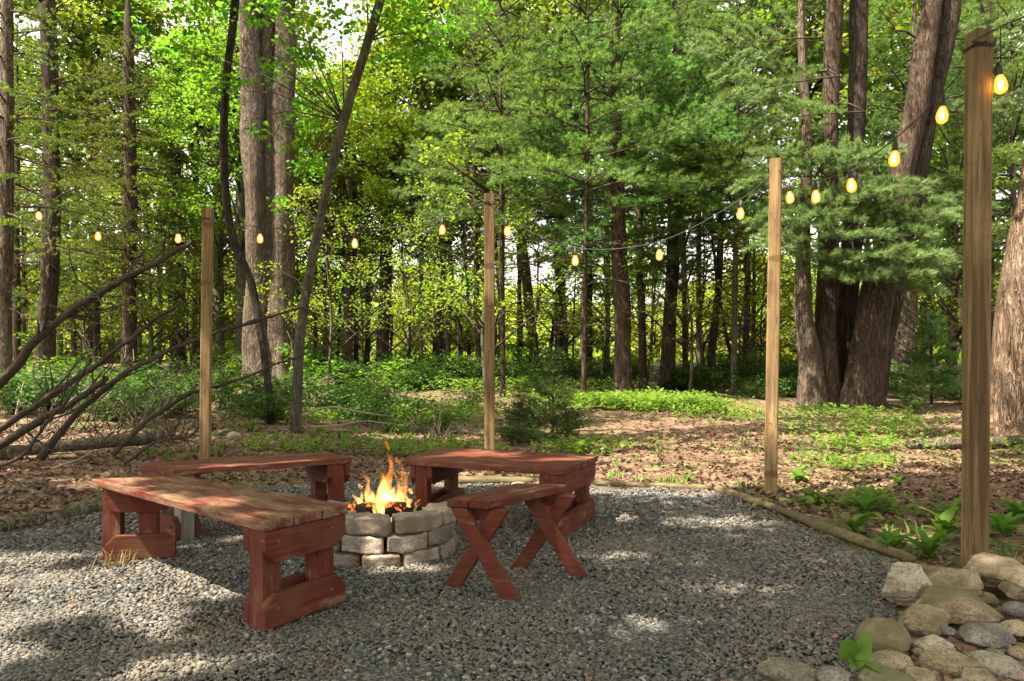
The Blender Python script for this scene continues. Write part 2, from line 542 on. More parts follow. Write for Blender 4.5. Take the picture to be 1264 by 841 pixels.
# ground: leaf litter with green patches
m, nt, out = new_mat('forest_floor')
v = coords(nt)
vo = N(nt, 'ShaderNodeTexVoronoi'); vo.inputs['Scale'].default_value = 17.0; vo.inputs['Randomness'].default_value = 1
dv = noise(nt, v, 6, 3, .6)
ad = N(nt, 'ShaderNodeVectorMath', operation='MULTIPLY_ADD'); ad.inputs[1].default_value = (.12, .12, .12)
nt.links.new(dv, ad.inputs[0]); nt.links.new(v, ad.inputs[2]); nt.links.new(ad.outputs[0], vo.inputs['Vector'])
sp = N(nt, 'ShaderNodeSeparateColor'); nt.links.new(vo.outputs['Color'], sp.inputs[0])
lit = ramp(nt, sp.outputs[0], [(0, (.06, .04, .03)), (.35, (.12, .072, .05)), (.65, (.185, .117, .082)), (1, (.25, .175, .115))])
b1 = noise(nt, v, .55, 4, .6); b2 = noise(nt, v, 3.5, 5, .65); b3 = noise(nt, v, 40, 3, .6)
soil = ramp(nt, b2, [(.35, (.045, .032, .022)), (.65, (.13, .09, .06))])
c = mix(nt, ramp(nt, b2, [(.35, (.2, .2, .2)), (.6, (1, 1, 1))]), soil, lit)
gr = ramp(nt, b3, [(.3, (.03, .06, .012)), (.7, (.09, .14, .03))])
gm = N(nt, 'ShaderNodeMath', operation='MULTIPLY_ADD'); gm.inputs[1].default_value = .5
nt.links.new(b2, gm.inputs[0]); nt.links.new(b1, gm.inputs[2])
c = mix(nt, ramp(nt, gm.outputs[0], [(.76, (0, 0, 0)), (.9, (.75, .75, .75))]), c, gr)
# open meadow far beyond the trees
sx = N(nt, 'ShaderNodeSeparateXYZ'); nt.links.new(v, sx.inputs[0])
mr = N(nt, 'ShaderNodeMapRange'); mr.inputs[1].default_value = 40; mr.inputs[2].default_value = 46
nt.links.new(sx.outputs[1], mr.inputs[0])
c = mix(nt, mr.outputs[0], c, ramp(nt, b2, [(.3, (.10, .16, .025)), (.7, (.17, .22, .05))]))
nn = bump(nt, sp.outputs[1], .8, .02); nn = bump(nt, b3, .5, .01, nn)
surf(nt, out, c, .95, nn, .1)
M['ground'] = m

# gravel bed and the loose stones on it
m, nt, out = new_mat('gravel_bed')
v = coords(nt)
vo = N(nt, 'ShaderNodeTexVoronoi'); vo.inputs['Scale'].default_value = 52.0
nt.links.new(v, vo.inputs['Vector'])
sp = N(nt, 'ShaderNodeSeparateColor'); nt.links.new(vo.outputs['Color'], sp.inputs[0])
c = ramp(nt, sp.outputs[0], [(0, (.05, .055, .055)), (.5, (.14, .145, .14)), (.8, (.20, .185, .165)), (1, (.28, .26, .23))])
c = mix(nt, ramp(nt, vo.outputs['Distance'], [(.3, (0, 0, 0)), (.7, (.8, .8, .8))]), c, (.03, .028, .025))
nn = bump(nt, vo.outputs['Distance'], 1.0, -.02)
surf(nt, out, c, .9, nn, .15)
M['gravelbed'] = m
m, nt, out = new_mat('gravel_stone')
geo = N(nt, 'ShaderNodeNewGeometry')
c = ramp(nt, geo.outputs['Random Per Island'], [(0, (.04, .045, .049)), (.22, (.063, .071, .075)), (.4, (.086, .093, .094)), (.55, (.113, .115, .111)), (.68, (.115, .097, .077)), (.8, (.17, .162, .146)),
                                                (.9, (.125, .09, .066)), (.96, (.30, .28, .25)), (1, (.085, .096, .10))])
v = coords(nt)
b2 = noise(nt, v, 1.3, 4, .6)
c = mix(nt, ramp(nt, b2, [(.4, (0, 0, 0)), (.68, (.5, .5, .5))]), c, (.19, .155, .115))
n1 = noise(nt, v, 160, 3, .6)
surf(nt, out, c, .82, bump(nt, n1, .4, .003), .25)
M['gravel'] = m

# ================================================================== SETTING: ground, gravel
def build_ground():
    xs = np.concatenate([-np.geomspace(400, 9, 26), np.linspace(-8.8, 8.8, 150), np.geomspace(9, 400, 26)])
    ys = np.concatenate([-np.geomspace(200, 1, 14), np.linspace(-.8, 14, 130), np.linspace(14.3, 40, 60), np.geomspace(42, 500, 20)])
    X, Y = np.meshgrid(xs, ys)
    Z = ground_z(X, Y)
    V = np.stack([X, Y, Z], -1).reshape(-1, 3)
    nx, ny = len(xs), len(ys)
    i = np.arange(ny - 1)[:, None] * nx + np.arange(nx - 1)[None]
    F = np.stack([i, i + 1, i + 1 + nx, i + nx], -1).reshape(-1, 4)
    tag(link('ground', np_mesh('ground', V, F, True), M['ground']), kind='structure')
    me = bpy.data.meshes.new('gravel_pad')
    bm = bmesh.new()
    bm.faces.new([bm.verts.new((x, y, -.006)) for x, y in PAD])
    bmesh.ops.recalc_face_normals(bm, faces=bm.faces)
    if list(bm.faces)[0].normal.z < 0: bmesh.ops.reverse_faces(bm, faces=bm.faces)
    bm.to_mesh(me); bm.free()
    tag(link('gravel_pad', me, M['gravelbed']), kind='structure')


ICO_V, ICO_F = None, None


def ico():
    global ICO_V, ICO_F
    if ICO_V is None:
        bm = bmesh.new(); bmesh.ops.create_icosphere(bm, subdivisions=1, radius=1)
        bm.verts.ensure_lookup_table()
        ICO_V = np.array([v.co[:] for v in bm.verts]); ICO_F = np.array([[v.index for v in f.verts] for f in bm.faces]); bm.free()
    return ICO_V, ICO_F


def rand_rot(n, rng, flatten=.5):
    """random rotations, mostly about Z with some tilt"""
    a = rng.random(n) * 2 * PI; b = rng.normal(0, flatten, n); c = rng.normal(0, flatten, n)
    ca, sa, cb, sb, cc, sc = np.cos(a), np.sin(a), np.cos(b), np.sin(b), np.cos(c), np.sin(c)
    Rz = np.zeros((n, 3, 3)); Rz[:, 0, 0] = ca; Rz[:, 0, 1] = -sa; Rz[:, 1, 0] = sa; Rz[:, 1, 1] = ca; Rz[:, 2, 2] = 1
    Rx = np.zeros((n, 3, 3)); Rx[:, 0, 0] = 1; Rx[:, 1, 1] = cb; Rx[:, 1, 2] = -sb; Rx[:, 2, 1] = sb; Rx[:, 2, 2] = cb
    Ry = np.zeros((n, 3, 3)); Ry[:, 1, 1] = 1; Ry[:, 0, 0] = cc; Ry[:, 0, 2] = sc; Ry[:, 2, 0] = -sc; Ry[:, 2, 2] = cc
    return Rz @ Rx @ Ry


def build_gravel():
    rng = np.random.default_rng(5)
    v, f = ico()
    out_p, out_s = [], []
    for (y0, y1, dens, s0, s1) in ((1.9, 3.3, 7800, .0045, .0105), (3.3, 4.6, 5000, .0055, .0120), (4.6, 6.8, 2500, .008, .0155)):
        n = int((y1 - y0) * 10 * dens)
        x = rng.uniform(-6, 4, n); y = rng.uniform(y0, y1, n)
        ok = in_poly(x, y, PAD) & (np.abs(x) < .78 * y + .9) & (poly_dist(x, y, PAD) > .01)
        ok &= ~(np.hypot(x - PIT[0], y - PIT[1]) < .36)
        x, y = x[ok], y[ok]
        out_p.append(np.stack([x, y], -1)); out_s.append(rng.uniform(s0, s1, len(x)) * rng.choice([.7, 1, 1, 1.35], len(x)))
    P = np.concatenate(out_p); S = np.concatenate(out_s); n = len(P)
    sc = np.stack([S * rng.uniform(.9, 1.5, n), S * rng.uniform(.7, 1.0, n), S * rng.uniform(.3, .6, n)], -1)
    jit = 1 + rng.normal(0, .16, (n, 12))
    base = v[None] * jit[..., None] * sc[:, None, :]
    W = np.einsum('nij,nvj->nvi', rand_rot(n, rng, .35), base)
    W[..., 0] += P[:, 0, None]; W[..., 1] += P[:, 1, None]
    low = .006 * np.sin(P[:, 0] * 5 + P[:, 1] * 3) + .005 * np.sin(P[:, 1] * 9 - P[:, 0] * 4)
    W[..., 2] += (sc[:, 2] * rng.uniform(.1, 1.0, n) + low)[:, None]
    F = (f[None] + (np.arange(n) * 12)[:, None, None]).reshape(-1, 3)
    tag(link('gravel', np_mesh('gravel', W.reshape(-1, 3), F), M['gravel']), kind='stuff')


def quads_leaf(P, D, Nrm, L, Wd, fold=.25, curl=.0):
    """one folded rhombic leaf (two triangles) per row"""
    D = D / np.linalg.norm(D, axis=1, keepdims=True)
    S = np.cross(Nrm, D); S /= np.linalg.norm(S, axis=1, keepdims=True) + 1e-9
    U = np.cross(D, S)
    L = L[:, None]; Wd = Wd[:, None]
    base = P; tip = P + D * L - U * L * curl
    mid = P + D * L * .45
    a = mid + S * Wd * .5 + U * Wd * fold; b = mid - S * Wd * .5 + U * Wd * fold
    V = np.stack([base, a, tip, b], 1).reshape(-1, 3)
    n = len(P); k = np.arange(n)[:, None] * 4
    F = np.concatenate([k + np.array([[0, 2, 1]]), k + np.array([[0, 3, 2]])])
    return V, F


def build_litter():
    rng = np.random.default_rng(8)
    Ps = []
    for (y0, y1, dens) in ((2.2, 5, 330), (5, 8, 420), (8, 11, 260), (11, 16, 90)):
        n = int((y1 - y0) * 26 * dens)
        x = rng.uniform(-13, 13, n); y = rng.uniform(y0, y1, n)
        ok = ~in_poly(x, y, PAD) & (np.abs(x) < .78 * y + 1.0)
        d = poly_dist(x, y, PAD)
        cl = .5 + .5 * np.sin(x * 2.1 + 1) * np.sin(y * 1.7 + x)
        ok &= rng.random(n) < (.45 + .55 * cl)
        Ps.append(np.stack([x[ok], y[ok]], -1))
    # a few blown onto the gravel, mostly near its edge
    x = rng.uniform(-4, 2.6, 9000); y = rng.uniform(2.1, 6.7, 9000)
    d = poly_dist(x, y, PAD)
    ok = in_poly(x, y, PAD) & (rng.random(9000) < np.exp(-d / .16) * .75 + .03) & (np.hypot(x - PIT[0], y - PIT[1]) > .5)
    Ps.append(np.stack([x[ok], y[ok]], -1))
    P = np.concatenate(Ps); n = len(P)
    z = np.maximum(ground_z(P[:, 0], P[:, 1]), np.where(in_poly(P[:, 0], P[:, 1], PAD), .012, -1)) + rng.uniform(.003, .022, n)
    P3 = np.stack([P[:, 0], P[:, 1], z], -1)
    a = rng.random(n) * 2 * PI
    D = np.stack([np.cos(a), np.sin(a), rng.normal(0, .25, n)], -1)
    Nr = np.stack([rng.normal(0, .4, n), rng.normal(0, .4, n), np.ones(n)], -1)
    L = rng.uniform(.035, .075, n) * np.where(in_poly(P[:, 0], P[:, 1], PAD), .62, 1.0)
    V, F = quads_leaf(P3 - D * L[:, None] * .5, D, Nr, L, L * rng.uniform(.5, .8, n), rng.uniform(-.2, .45, (n, 1)), .2)
    tag(link('fallen_leaves', np_mesh('fallen_leaves', V, F), M['litter']), kind='stuff')


def blade_patch(name, pts, hts, mat, rng, per=9, width=.012):
    """grass: arching blades in tufts"""
    n = len(pts); m = n * per
    B = np.repeat(pts, per, 0) + np.concatenate([rng.normal(0, .025, (m, 2)), np.zeros((m, 1))], 1)
    H = np.repeat(hts, per) * rng.uniform(.5, 1.2, m)
    a = rng.random(m) * 2 * PI; lean = rng.uniform(.15, .8, m)
    D = np.stack([np.cos(a) * lean, np.sin(a) * lean, np.ones(m)], -1)
    S = np.stack([-np.sin(a), np.cos(a), np.zeros(m)], -1) * (width * .5)
    mid = B + D * (H * .55)[:, None]
    tip = B + D * H[:, None] * np.array([1.45, 1.45, .88])
    V = np.stack([B - S, B + S, mid - S * .8, mid + S * .8, tip], 1).reshape(-1, 3)
    k = np.arange(m)[:, None] * 5
    F3 = np.concatenate([k + np.array([[0, 1, 3]]), k + np.array([[0, 3, 2]]), k + np.array([[2, 3, 4]])])
    return link(name, np_mesh(name, V, F3), mat)


def build_ground_plants():
    rng = np.random.default_rng(9)
    # scattered grass outside the pad
    n = 3600
    x = rng.uniform(-11, 11, n); y = rng.uniform(3.2, 15, n)
    g = np.sin(x * 1.3 + .6) * np.sin(y * 1.1 + .4 * x) + .5 * np.sin(x * 3.1) * np.sin(y * 2.7 + 1)
    d = poly_dist(x, y, PAD)
    ok = ~in_poly(x, y, PAD) & (np.abs(x) < .78 * y + 1) & (g + rng.normal(0, .3, n) > .55) & (d > .04)
    x, y = x[ok], y[ok]
    pts = np.stack([x, y, ground_z(x, y)], -1)
    tag(blade_patch('grass', pts, rng.uniform(.05, .14, len(x)), M['grass'], rng), kind='stuff')
    # small leafy ground cover: clumped, denser far back
    Ps = []
    rows = [(2.3, 15.3, 1.7, .8, 420), (3.5, 14.2, .9, .5, 140), (-2.4, 8.9, 1.2, .5, 60), (-.7, 8.6, .8, .4, 40), (.9, 8.7, .6, .35, 40), (3.9, 12.4, 1.2, .5, 36), (5.6, 10.6, 1.4, .5, 50),
            (7.0, 8.6, .9, .5, 70), (3.7, 7.6, .5, .3, 30), (4.6, 9.2, .8, .4, 50), (-2.6, 12.5, 2.0, .8, 110), (-9, 18, 3, 1.0, 200), (.5, 19.5, 3.2, 1.0, 160), (-1.6, 13.5, 1.2, .5, 60), (2.75, 5.3, .3, .4, 24), (6.2, 13, 1.2, .5, 60)]
    for (cx, cy, sx, sy, k) in rows:
        Ps.append(np.stack([rng.normal(cx, sx * .55, k), rng.normal(cy, sy * .55, k)], -1))
    P = np.concatenate(Ps)
    P = P[~in_poly(P[:, 0], P[:, 1], PAD)]
    n0 = len(P); per = 13
    Pr = np.repeat(P, per, 0); n = len(Pr)
    far = np.clip((Pr[:, 1] - 8) / 10, 0, 1)
    off = rng.normal(0, 1, (n, 2)) * (.06 + .10 * far)[:, None]
    Pr = Pr + off
    h = rng.uniform(.02, .16, n) * (1 + 1.3 * far)
    P3 = np.stack([Pr[:, 0], Pr[:, 1], ground_z(Pr[:, 0], Pr[:, 1]) + h], -1)
    a = rng.random(n) * 2 * PI
    D = np.stack([np.cos(a), np.sin(a), rng.uniform(-.2, .8, n)], -1)
    Nr = np.stack([rng.normal(0, .35, n), rng.normal(0, .35, n), np.ones(n)], -1)
    L = rng.uniform(.04, .085, n) * (1 + .7 * far)
    V, F = quads_leaf(P3, D, Nr, L, L * .6, .15)
    tag(link('ground_cover', np_mesh('ground_cover', V, F), M['fern']), kind='stuff')
    # tall meadow beyond the trees
    n = 9000
    x = rng.uniform(-60, 60, n); y = rng.uniform(42, 90, n)
    pts = np.stack([x, y, ground_z(x, y)], -1)
    tag(blade_patch('meadow_grass', pts, rng.uniform(.5, 1.3, n), M['lime'], rng, 5, .16), kind='stuff')


# ================================================================== BENCHES
def v2(p): return Vector((p[0], p[1], 0))


def end_frame(root, F, B, inward, H, mats, base_m, inset=.015, FO=None, BO=None, outer=True):
    """two legs between pairs of chamfered rails; F, B: the end's front and back corner"""
    v = (B - F); w = v.length; v.normalize()
    out = Vector((v.y, -v.x, 0))
    if out.dot(inward) > 0: out = -out
    up = Vector((0, 0, 1))
    inv = base_m.inverted()
    top = H - .041
    rh, rt, lg, ch = .135, .038, .088, .05
    e = .008
    fd = (FO - F).normalized(); bd = (BO - B).normalized()

    def span(d0, d1):
        s = [fd.dot(v) * d / -fd.dot(out) for d in (d0, d1)]; t = [bd.dot(v) * d / -bd.dot(out) for d in (d0, d1)]
        return max(0, *s), w + min(0, *t)
    if not outer: inset -= rt
    for k, off in ((0, inset + rt / 2), (1, inset + rt + lg + rt / 2))[0 if outer else 1:]:
        lo, hi = span(off - rt / 2, off + rt / 2)
        c = F - out * off + v * lo
        w = hi - lo
        prism('rail', [(e + ch, top - rh), (w - e - ch, top - rh), (w - e, top - rh + ch), (w - e, top - .002), (e, top - .002), (e, top - rh + ch)], rt, mats[0], root,
              inv @ frame(c, v, up), .005)
        prism('rail', [(e, .012), (w - e, .012), (w - e, .012 + rh - ch), (w - e - ch, .012 + rh), (e + ch, .012 + rh), (e, .012 + rh - ch)], rt, mats[0], root,
              inv @ frame(c, v, up), .005)
    lo, hi = span(inset + rt, inset + rt + lg)
    for s in (lo + .06, hi - .06):
        for z in (top - .05, .085) if outer else ():
            prof = revolve([(.0005, .0035), (.0065, .003), (.0075, 0), (.0075, -.004)], 8, 'bolt')
            link('bolt', prof, M['steel'], root, inv @ frame(F - out * (inset - .0005) + v * s + up * z, v, up))
    lw = .092
    for s in (lo + .014 + lw / 2, hi - .014 - lw / 2):
        c = F - out * (inset + rt + lg / 2) + v * s
        prism('leg', [(-.01, -lw / 2), (top, -lw / 2), (top, lw / 2), (-.01, lw / 2)], lg, mats[1], root, inv @ frame(c, up, v), .004)


def seat_boards(root, cs, H, nb, mat, base_m, th=.04, bulge=0.0):
    FL, FR, BR, BL = cs
    polys = []
    x = (FR - FL).normalized()
    Mw = frame(FL + Vector((0, 0, H - th / 2)), x, BL - FL)
    Mi = Mw.inverted()
    q = [(Mi @ (c + Vector((0, 0, H - th / 2)))).to_2d() for c in cs]
    rj = random.Random(4)
    for i in range(nb):
        a, b = i / nb, (i + 1) / nb
        g = .0035 / max((q[3] - q[0]).length, .1)
        j0, j1 = rj.uniform(-.008, .008), rj.uniform(-.008, .008)
        p0 = q[0].lerp(q[3], a + g); p1 = q[1].lerp(q[2], a + g); p2 = q[1].lerp(q[2], b - g); p3 = q[0].lerp(q[3], b - g)
        polys.append([(p0.x + j0, p0.y), (p1.x + j1, p1.y), (p2.x + j1, p2.y), (p3.x + j0, p3.y)])
    return prism('seat', None, th, mat, root, base_m.inverted() @ Mw, .006, polys)


def bench(label, pts, H, nb, seatm, group, legL=None, inset=(.015, .015), outerL=True):
    cs = [v2(p) for p in pts]
    cen = sum(cs, Vector()) / 4
    root = empty('bench', cen, label, 'bench', group)
    bm_ = Matrix.Translation(cen)
    seat_boards(root, cs, H, nb, seatm, bm_)
    FL, FR, BR, BL = cs
    end_frame(root, FR, BR, cen - (FR + BR) / 2, H, (M['red'], M['red']), bm_, inset[1], FL, BL)
    end_frame(root, FL, BL, cen - (FL + BL) / 2, H, (M['red'], M['red']), bm_, inset[0], FR, BR, outerL)
    if legL:
        legs = [c for c in root.children if c.name.startswith('leg')][2:]
        for c in legs:
            c.data.materials.clear(); c.data.materials.append(M['greywood']); c['label'] = 'unpainted grey bench leg'
    return root


def build_benches():
    G = 'red benches round the fire pit'
    bench('longest low red bench nearest the viewer with a worn brown seat', [(-2.38, 3.985), (-.988, 2.81), (-.74, 3.20), (-1.92, 4.10)], .45, 3, M['redworn'], G, inset=(.012, .012), outerL=False)
    bench('long red bench behind the fire pit with chipped seat and grey unpainted legs', [(-2.09, 4.35), (-1.12, 4.97), (-1.40, 5.34), (-2.49, 4.68)], .45, 2, M['redmid'], G, True)
    bench('wide red bench beside the flames with a sunlit seat of broad planks', [(-.76, 4.89), (.324, 4.35), (.62, 5.10), (-.56, 5.72)], .45, 4, M['redmid'], G, inset=(.05, .012))
    # small cross-legged bench
    pts = [v2(p) for p in ((-.315, 3.37), (-.0975, 3.325), (.304, 3.81), (.02, 3.87))]
    cen = sum(pts, Vector()) / 4
    root = empty('cross_leg_bench', cen, 'small narrow red stool bench on crossed legs in front of the fire pit', 'bench', G)
    bm_ = Matrix.Translation(cen)
    FL, FR, BR, BL = pts
    seat_boards(root, [FR, BR, BL, FL], .445, 2, M['redmid'], bm_)
    u = ((BR - FR).normalized() + (BL - FL).normalized()).normalized()
    up = Vector((0, 0, 1)); inv = bm_.inverted()
    for (a, b, name) in (((-.305, 3.425), (.004, 3.30), 'n'), ((.026, 3.763), (.356, 3.667), 'f')):
        a = v2(a); b = v2(b); c = (a + b) / 2; v = (b - a).normalized(); hw = (b - a).length / 2
        n = v.cross(up).normalized()
        for s, off in ((1, .021), (-1, -.021)):
            w = .085; top = .402; tx = -s * .10
            prism('leg', [(s * hw - w / 2, -.006), (s * hw + w / 2, -.006), (tx + w / 2, top), (tx - w / 2, top)], .04, M['red'], root, inv @ frame(c + n * off, v, up), .004)
        prism('cleat', [(-.105, .335), (.105, .335), (.105, .403), (-.105, .403)], .038, M['red'], root, inv @ frame(c + n * (-.0625), v, up), .004)


# ================================================================== FIRE PIT
PIT = (-.76, 4.22)


def wall_block(a0, a1, r0, r1, z0, z1, seed):
    bm = bmesh.new(); bmesh.ops.create_cube(bm, size=2)
    bmesh.ops.subdivide_edges(bm, edges=list(bm.edges), cuts=11, use_grid_fill=True)
    P = np.array([v.co[:] for v in bm.verts])
    q = P / (np.sum(np.abs(P) ** 15, 1) ** (1 / 15))[:, None]
    rs = np.random.default_rng(seed)
    off = rs.random(3) * 50
    am, rm, zm = (a0 + a1) / 2, (r0 + r1) / 2, (z0 + z1) / 2
    a = am + q[:, 0] * (a1 - a0) / 2 * .97; r = rm + q[:, 1] * (r1 - r0) / 2; z = zm + q[:, 2] * (z1 - z0) / 2 * .985
    r = r - (q[:, 2] * (rs.random() - .5) * .02)
    X = np.stack([np.cos(a) * r, np.sin(a) * r, z], -1)
    for v, p, qq in zip(bm.verts, X, q):
        pv = Vector(p)
        d = mnoise.noise(pv * 11 + Vector(off)) * .013 + mnoise.noise(pv * 28 + Vector(off)) * .008 + mnoise.noise(pv * 70 + Vector(off)) * .0035
        nrm = Vector((math.cos(am) * qq[1], math.sin(am) * qq[1], qq[2]))
        v.co = pv + nrm * d
    me = bpy.data.meshes.new('wall_block'); bm.to_mesh(me); bm.free()
    for p in me.polygons: p.use_smooth = True
    return me


def build_pit():
    root = empty('fire_pit', (PIT[0], PIT[1], 0), 'round fire pit of stacked grey wall blocks with flames inside', 'fire pit')
    rs = random.Random(3)
    for ci, (z0, z1, r0, r1, nb, ph) in enumerate(((-.05, .064, .26, .425, 10, .12), (.066, .165, .255, .415, 10, .42), (.167, .262, .25, .405, 8, .30))):
        cuts = [ph + (k + rs.uniform(-.13, .13)) * 2 * PI / nb for k in range(nb)]
        for k in range(nb):
            a0, a1 = cuts[k], cuts[(k + 1) % nb] + (2 * PI if k == nb - 1 else 0)
            g = .012 + rs.random() * .014
            if ci == 2 and math.sin((a0 + a1) / 2) > .42: continue     # the far side is one course lower
            link('wall_block', wall_block(a0 + g, a1 - g, r0 + rs.uniform(-.01, .01), r1 + rs.uniform(-.012, .012), z0, z1 + rs.uniform(-.006, .006), ci * 50 + k), M['block'], root)
    g = Geo()
    n = 40
    ring = []
    for rr, zz in ((0, .17), (.1, .168), (.2, .15), (.285, .13)):
        ring.append((rr, zz))
    V = [(0, 0, .17)]
    for rr, zz in ring[1:]:
        for i in range(n):
            a = i / n * 2 * PI
            V.append((rr * math.cos(a), rr * math.sin(a), zz + .02 * mnoise.noise(Vector((rr * 14 * math.cos(a), rr * 14 * math.sin(a), 3)))))
    F3 = [(0, 1 + i, 1 + (i + 1) % n) for i in range(n)]
    F4 = []
    for k in range(2):
        for i in range(n):
            j = (i + 1) % n
            F4.append((1 + k * n + i, 1 + (k + 1) * n + i, 1 + (k + 1) * n + j, 1 + k * n + j))
    link('ash_bed', np_mesh('ash_bed', np.array(V), [np.array(F3), np.array(F4)], True), M['ash'], root)
    # firewood lying in the pit
    woods = [((-.24, -.05, .225), (.17, .06, .245), .04, 'charred split log lying across the ash under the flames'),
             ((-.10, .17, .21), (.13, -.19, .285), .033, 'glowing log leaning over the charred log in the fire'),
             ((-.25, .10, .22), (-.05, -.21, .25), .026, 'thin burnt stick on the side of the fire by the long bench'),
             ((.25, .06, .22), (.05, -.21, .25), .026, 'blackened stick on the side of the fire by the small stool')]
    for i, (a, b, r, lab) in enumerate(woods):
        a = Vector(a); b = Vector(b)
        c = (a + b) / 2
        g = Geo()
        P = spline([a - c, b - c], .03)
        g.tube(P, [r * (1 + .12 * math.sin(k * 1.7 + i)) for k in range(len(P))], 9, .16, i)
        o = link('firewood', g.mesh('firewood', True), M['ember'] if i in (1, 0) else M['char'])
        o.location = Vector((PIT[0], PIT[1], 0)) + c
        tag(o, lab, 'firewood', 'logs burning in the fire pit')
    # the fire itself
    fr = empty('fire', (PIT[0], PIT[1], .19), 'bright orange flames rising from the logs in the stone pit', 'fire')
    rs = random.Random(12)
    tongues = [(.00, -.03, .40, .062, .02), (.075, .0, .36, .052, .05), (-.06, .02, .24, .055, -.05), (-.12, -.02, .17, .045, -.04), (.12, -.04, .16, .036, .02), (.03, .07, .28, .05, .02), (-.02, -.09, .17, .045, .0),
               (.17, .02, .12, .026, .03), (-.17, .03, .11, .03, -.02), (.055, -.11, .13, .03, .01), (-.09, -.10, .11, .03, -.02), (-.15, .08, .15, .03, -.05), (.1, .1, .18, .035, .04), (-.035, .1, .3, .045, -.02),
               (.0, .05, .2, .07, .0), (.19, -.06, .10, .02, .015), (-.05, -.15, .08, .022, -.01)]
    for i, (x, y, h, r, lean) in enumerate(tongues):
        n = 16
        pts, rad = [], []
        p1, p2 = rs.random() * 6, rs.random() * 6
        for k in range(n):
            t = k / (n - 1)
            wob = .028 * t * (.5 + h * 2)
            pts.append((x + lean * t ** 1.3 + wob * math.sin(t * 7 + p1), y + wob * math.sin(t * 6 + p2), h * t * 1.02 - .01))
            rad.append(max(.0012, r * (math.sin(PI * min(1, (t * .92 + .08)) ** .62)) ** .9 * (1 - .45 * t) * (1 + .18 * math.sin(t * 11 + p2))))
        rad = [q * .82 for q in rad]; g = Geo(); g.tube(pts, rad, 10, .22, i)
        link('flame', g.mesh('flame', True), M['flame'], fr)
    # small detached licks
    for i, (x, z, hh) in enumerate(((.012, .385, .075), (.075, .30, .06), (-.11, .2, .05), (-.15, .16, .035), (.15, .13, .04))):
        g = Geo(); n = 7
        g.tube([(x + .008 * math.sin(k), .01 * math.sin(k * 2), z + hh * k / (n - 1)) for k in range(n)], [max(.001, .013 * math.sin(PI * (k + .3) / (n - .4))) for k in range(n)], 8, .2, 40 + i)
        link('flame', g.mesh('flame', True), M['flame'], fr)


# ================================================================== POSTS, LIGHTS
POSTS = {}


def build_posts():
    spec = [('near', 1203, 700, 3.80, 40, .098, .10, 1208.5, 'tall square timber post rising from the rocks, thickest of the four posts'),
            ('edge', 951, 610, 6.09, 198, .105, -.38, 957.5, 'square timber post with a sunlit face standing at the corner of the gravel'),
            ('back', 604.5, 586, 7.24, 240, .105, .05, 604, 'slim timber post standing behind the wide red bench'),
            ('brush', 253, 576, 7.84, 257, .105, .2, 256.5, 'timber post by the fallen branches behind the long benches')]
    for key, px, py, Y, ty, w, rot, tx, lab in spec:
        b = at(px, py, Y); t = at(tx, ty, Y)
        zb = gz(b.x, b.y) - .05
        n = 24
        V, F = [], []
        h = w / 2
        c = .008
        ring = [(-h + c, -h), (h - c, -h), (h, -h + c), (h, h - c), (h - c, h), (-h + c, h), (-h, h - c), (-h, -h + c)]
        rs = np.random.default_rng(int(px))
        for k in range(n):
            s = k / (n - 1)
            z = s * (t.z - zb)
            x0 = (t.x - b.x) * s
            for (x, y) in ring:
                j = .0018 * mnoise.noise(Vector((x * 30, y * 30, z * 4 + px)))
                V.append((x * (1 + j * 10) + 0, y * (1 + j * 10), z))
        for k in range(n - 1):
            for i in range(8):
                j = (i + 1) % 8
                F.append((k * 8 + i, k * 8 + j, k * 8 + 8 + j, k * 8 + 8 + i))
        bm = bmesh.new()
        vs = [bm.verts.new(v) for v in V]
        for f in F: bm.faces.new([vs[i] for i in f])
        bm.faces.new(vs[-8:]); bm.faces.new(list(reversed(vs[:8])))
        me = bpy.data.meshes.new('timber_post'); bm.to_mesh(me); bm.free()
        o = link('timber_post', me, M['post'])
        o.rotation_mode = 'XYZ'
        # a slight lean
        o.rotation_euler = (0, math.atan2(t.x - b.x, t.z - zb), rot)
        o.location = (b.x, b.y, zb)
        tag(o, lab, 'post', 'timber posts holding the string lights')
        POSTS[key] = (Vector((b.x, b.y, zb)), Vector((t.x, b.y, t.z)), w)


def revolve(prof, sides, name, smooth=True):
    V, F = [], []
    for r, z in prof:
        for i in range(sides):
            a = i / sides * 2 * PI
            V.append((r * math.cos(a), r * math.sin(a), z))
    for k in range(len(prof) - 1):
        for i in range(sides):
            j = (i + 1) % sides
            F.append((k * sides + i, k * sides + j, (k + 1) * sides + j, (k + 1) * sides + i))
    return np_mesh(name, np.array(V), np.array(F), smooth)


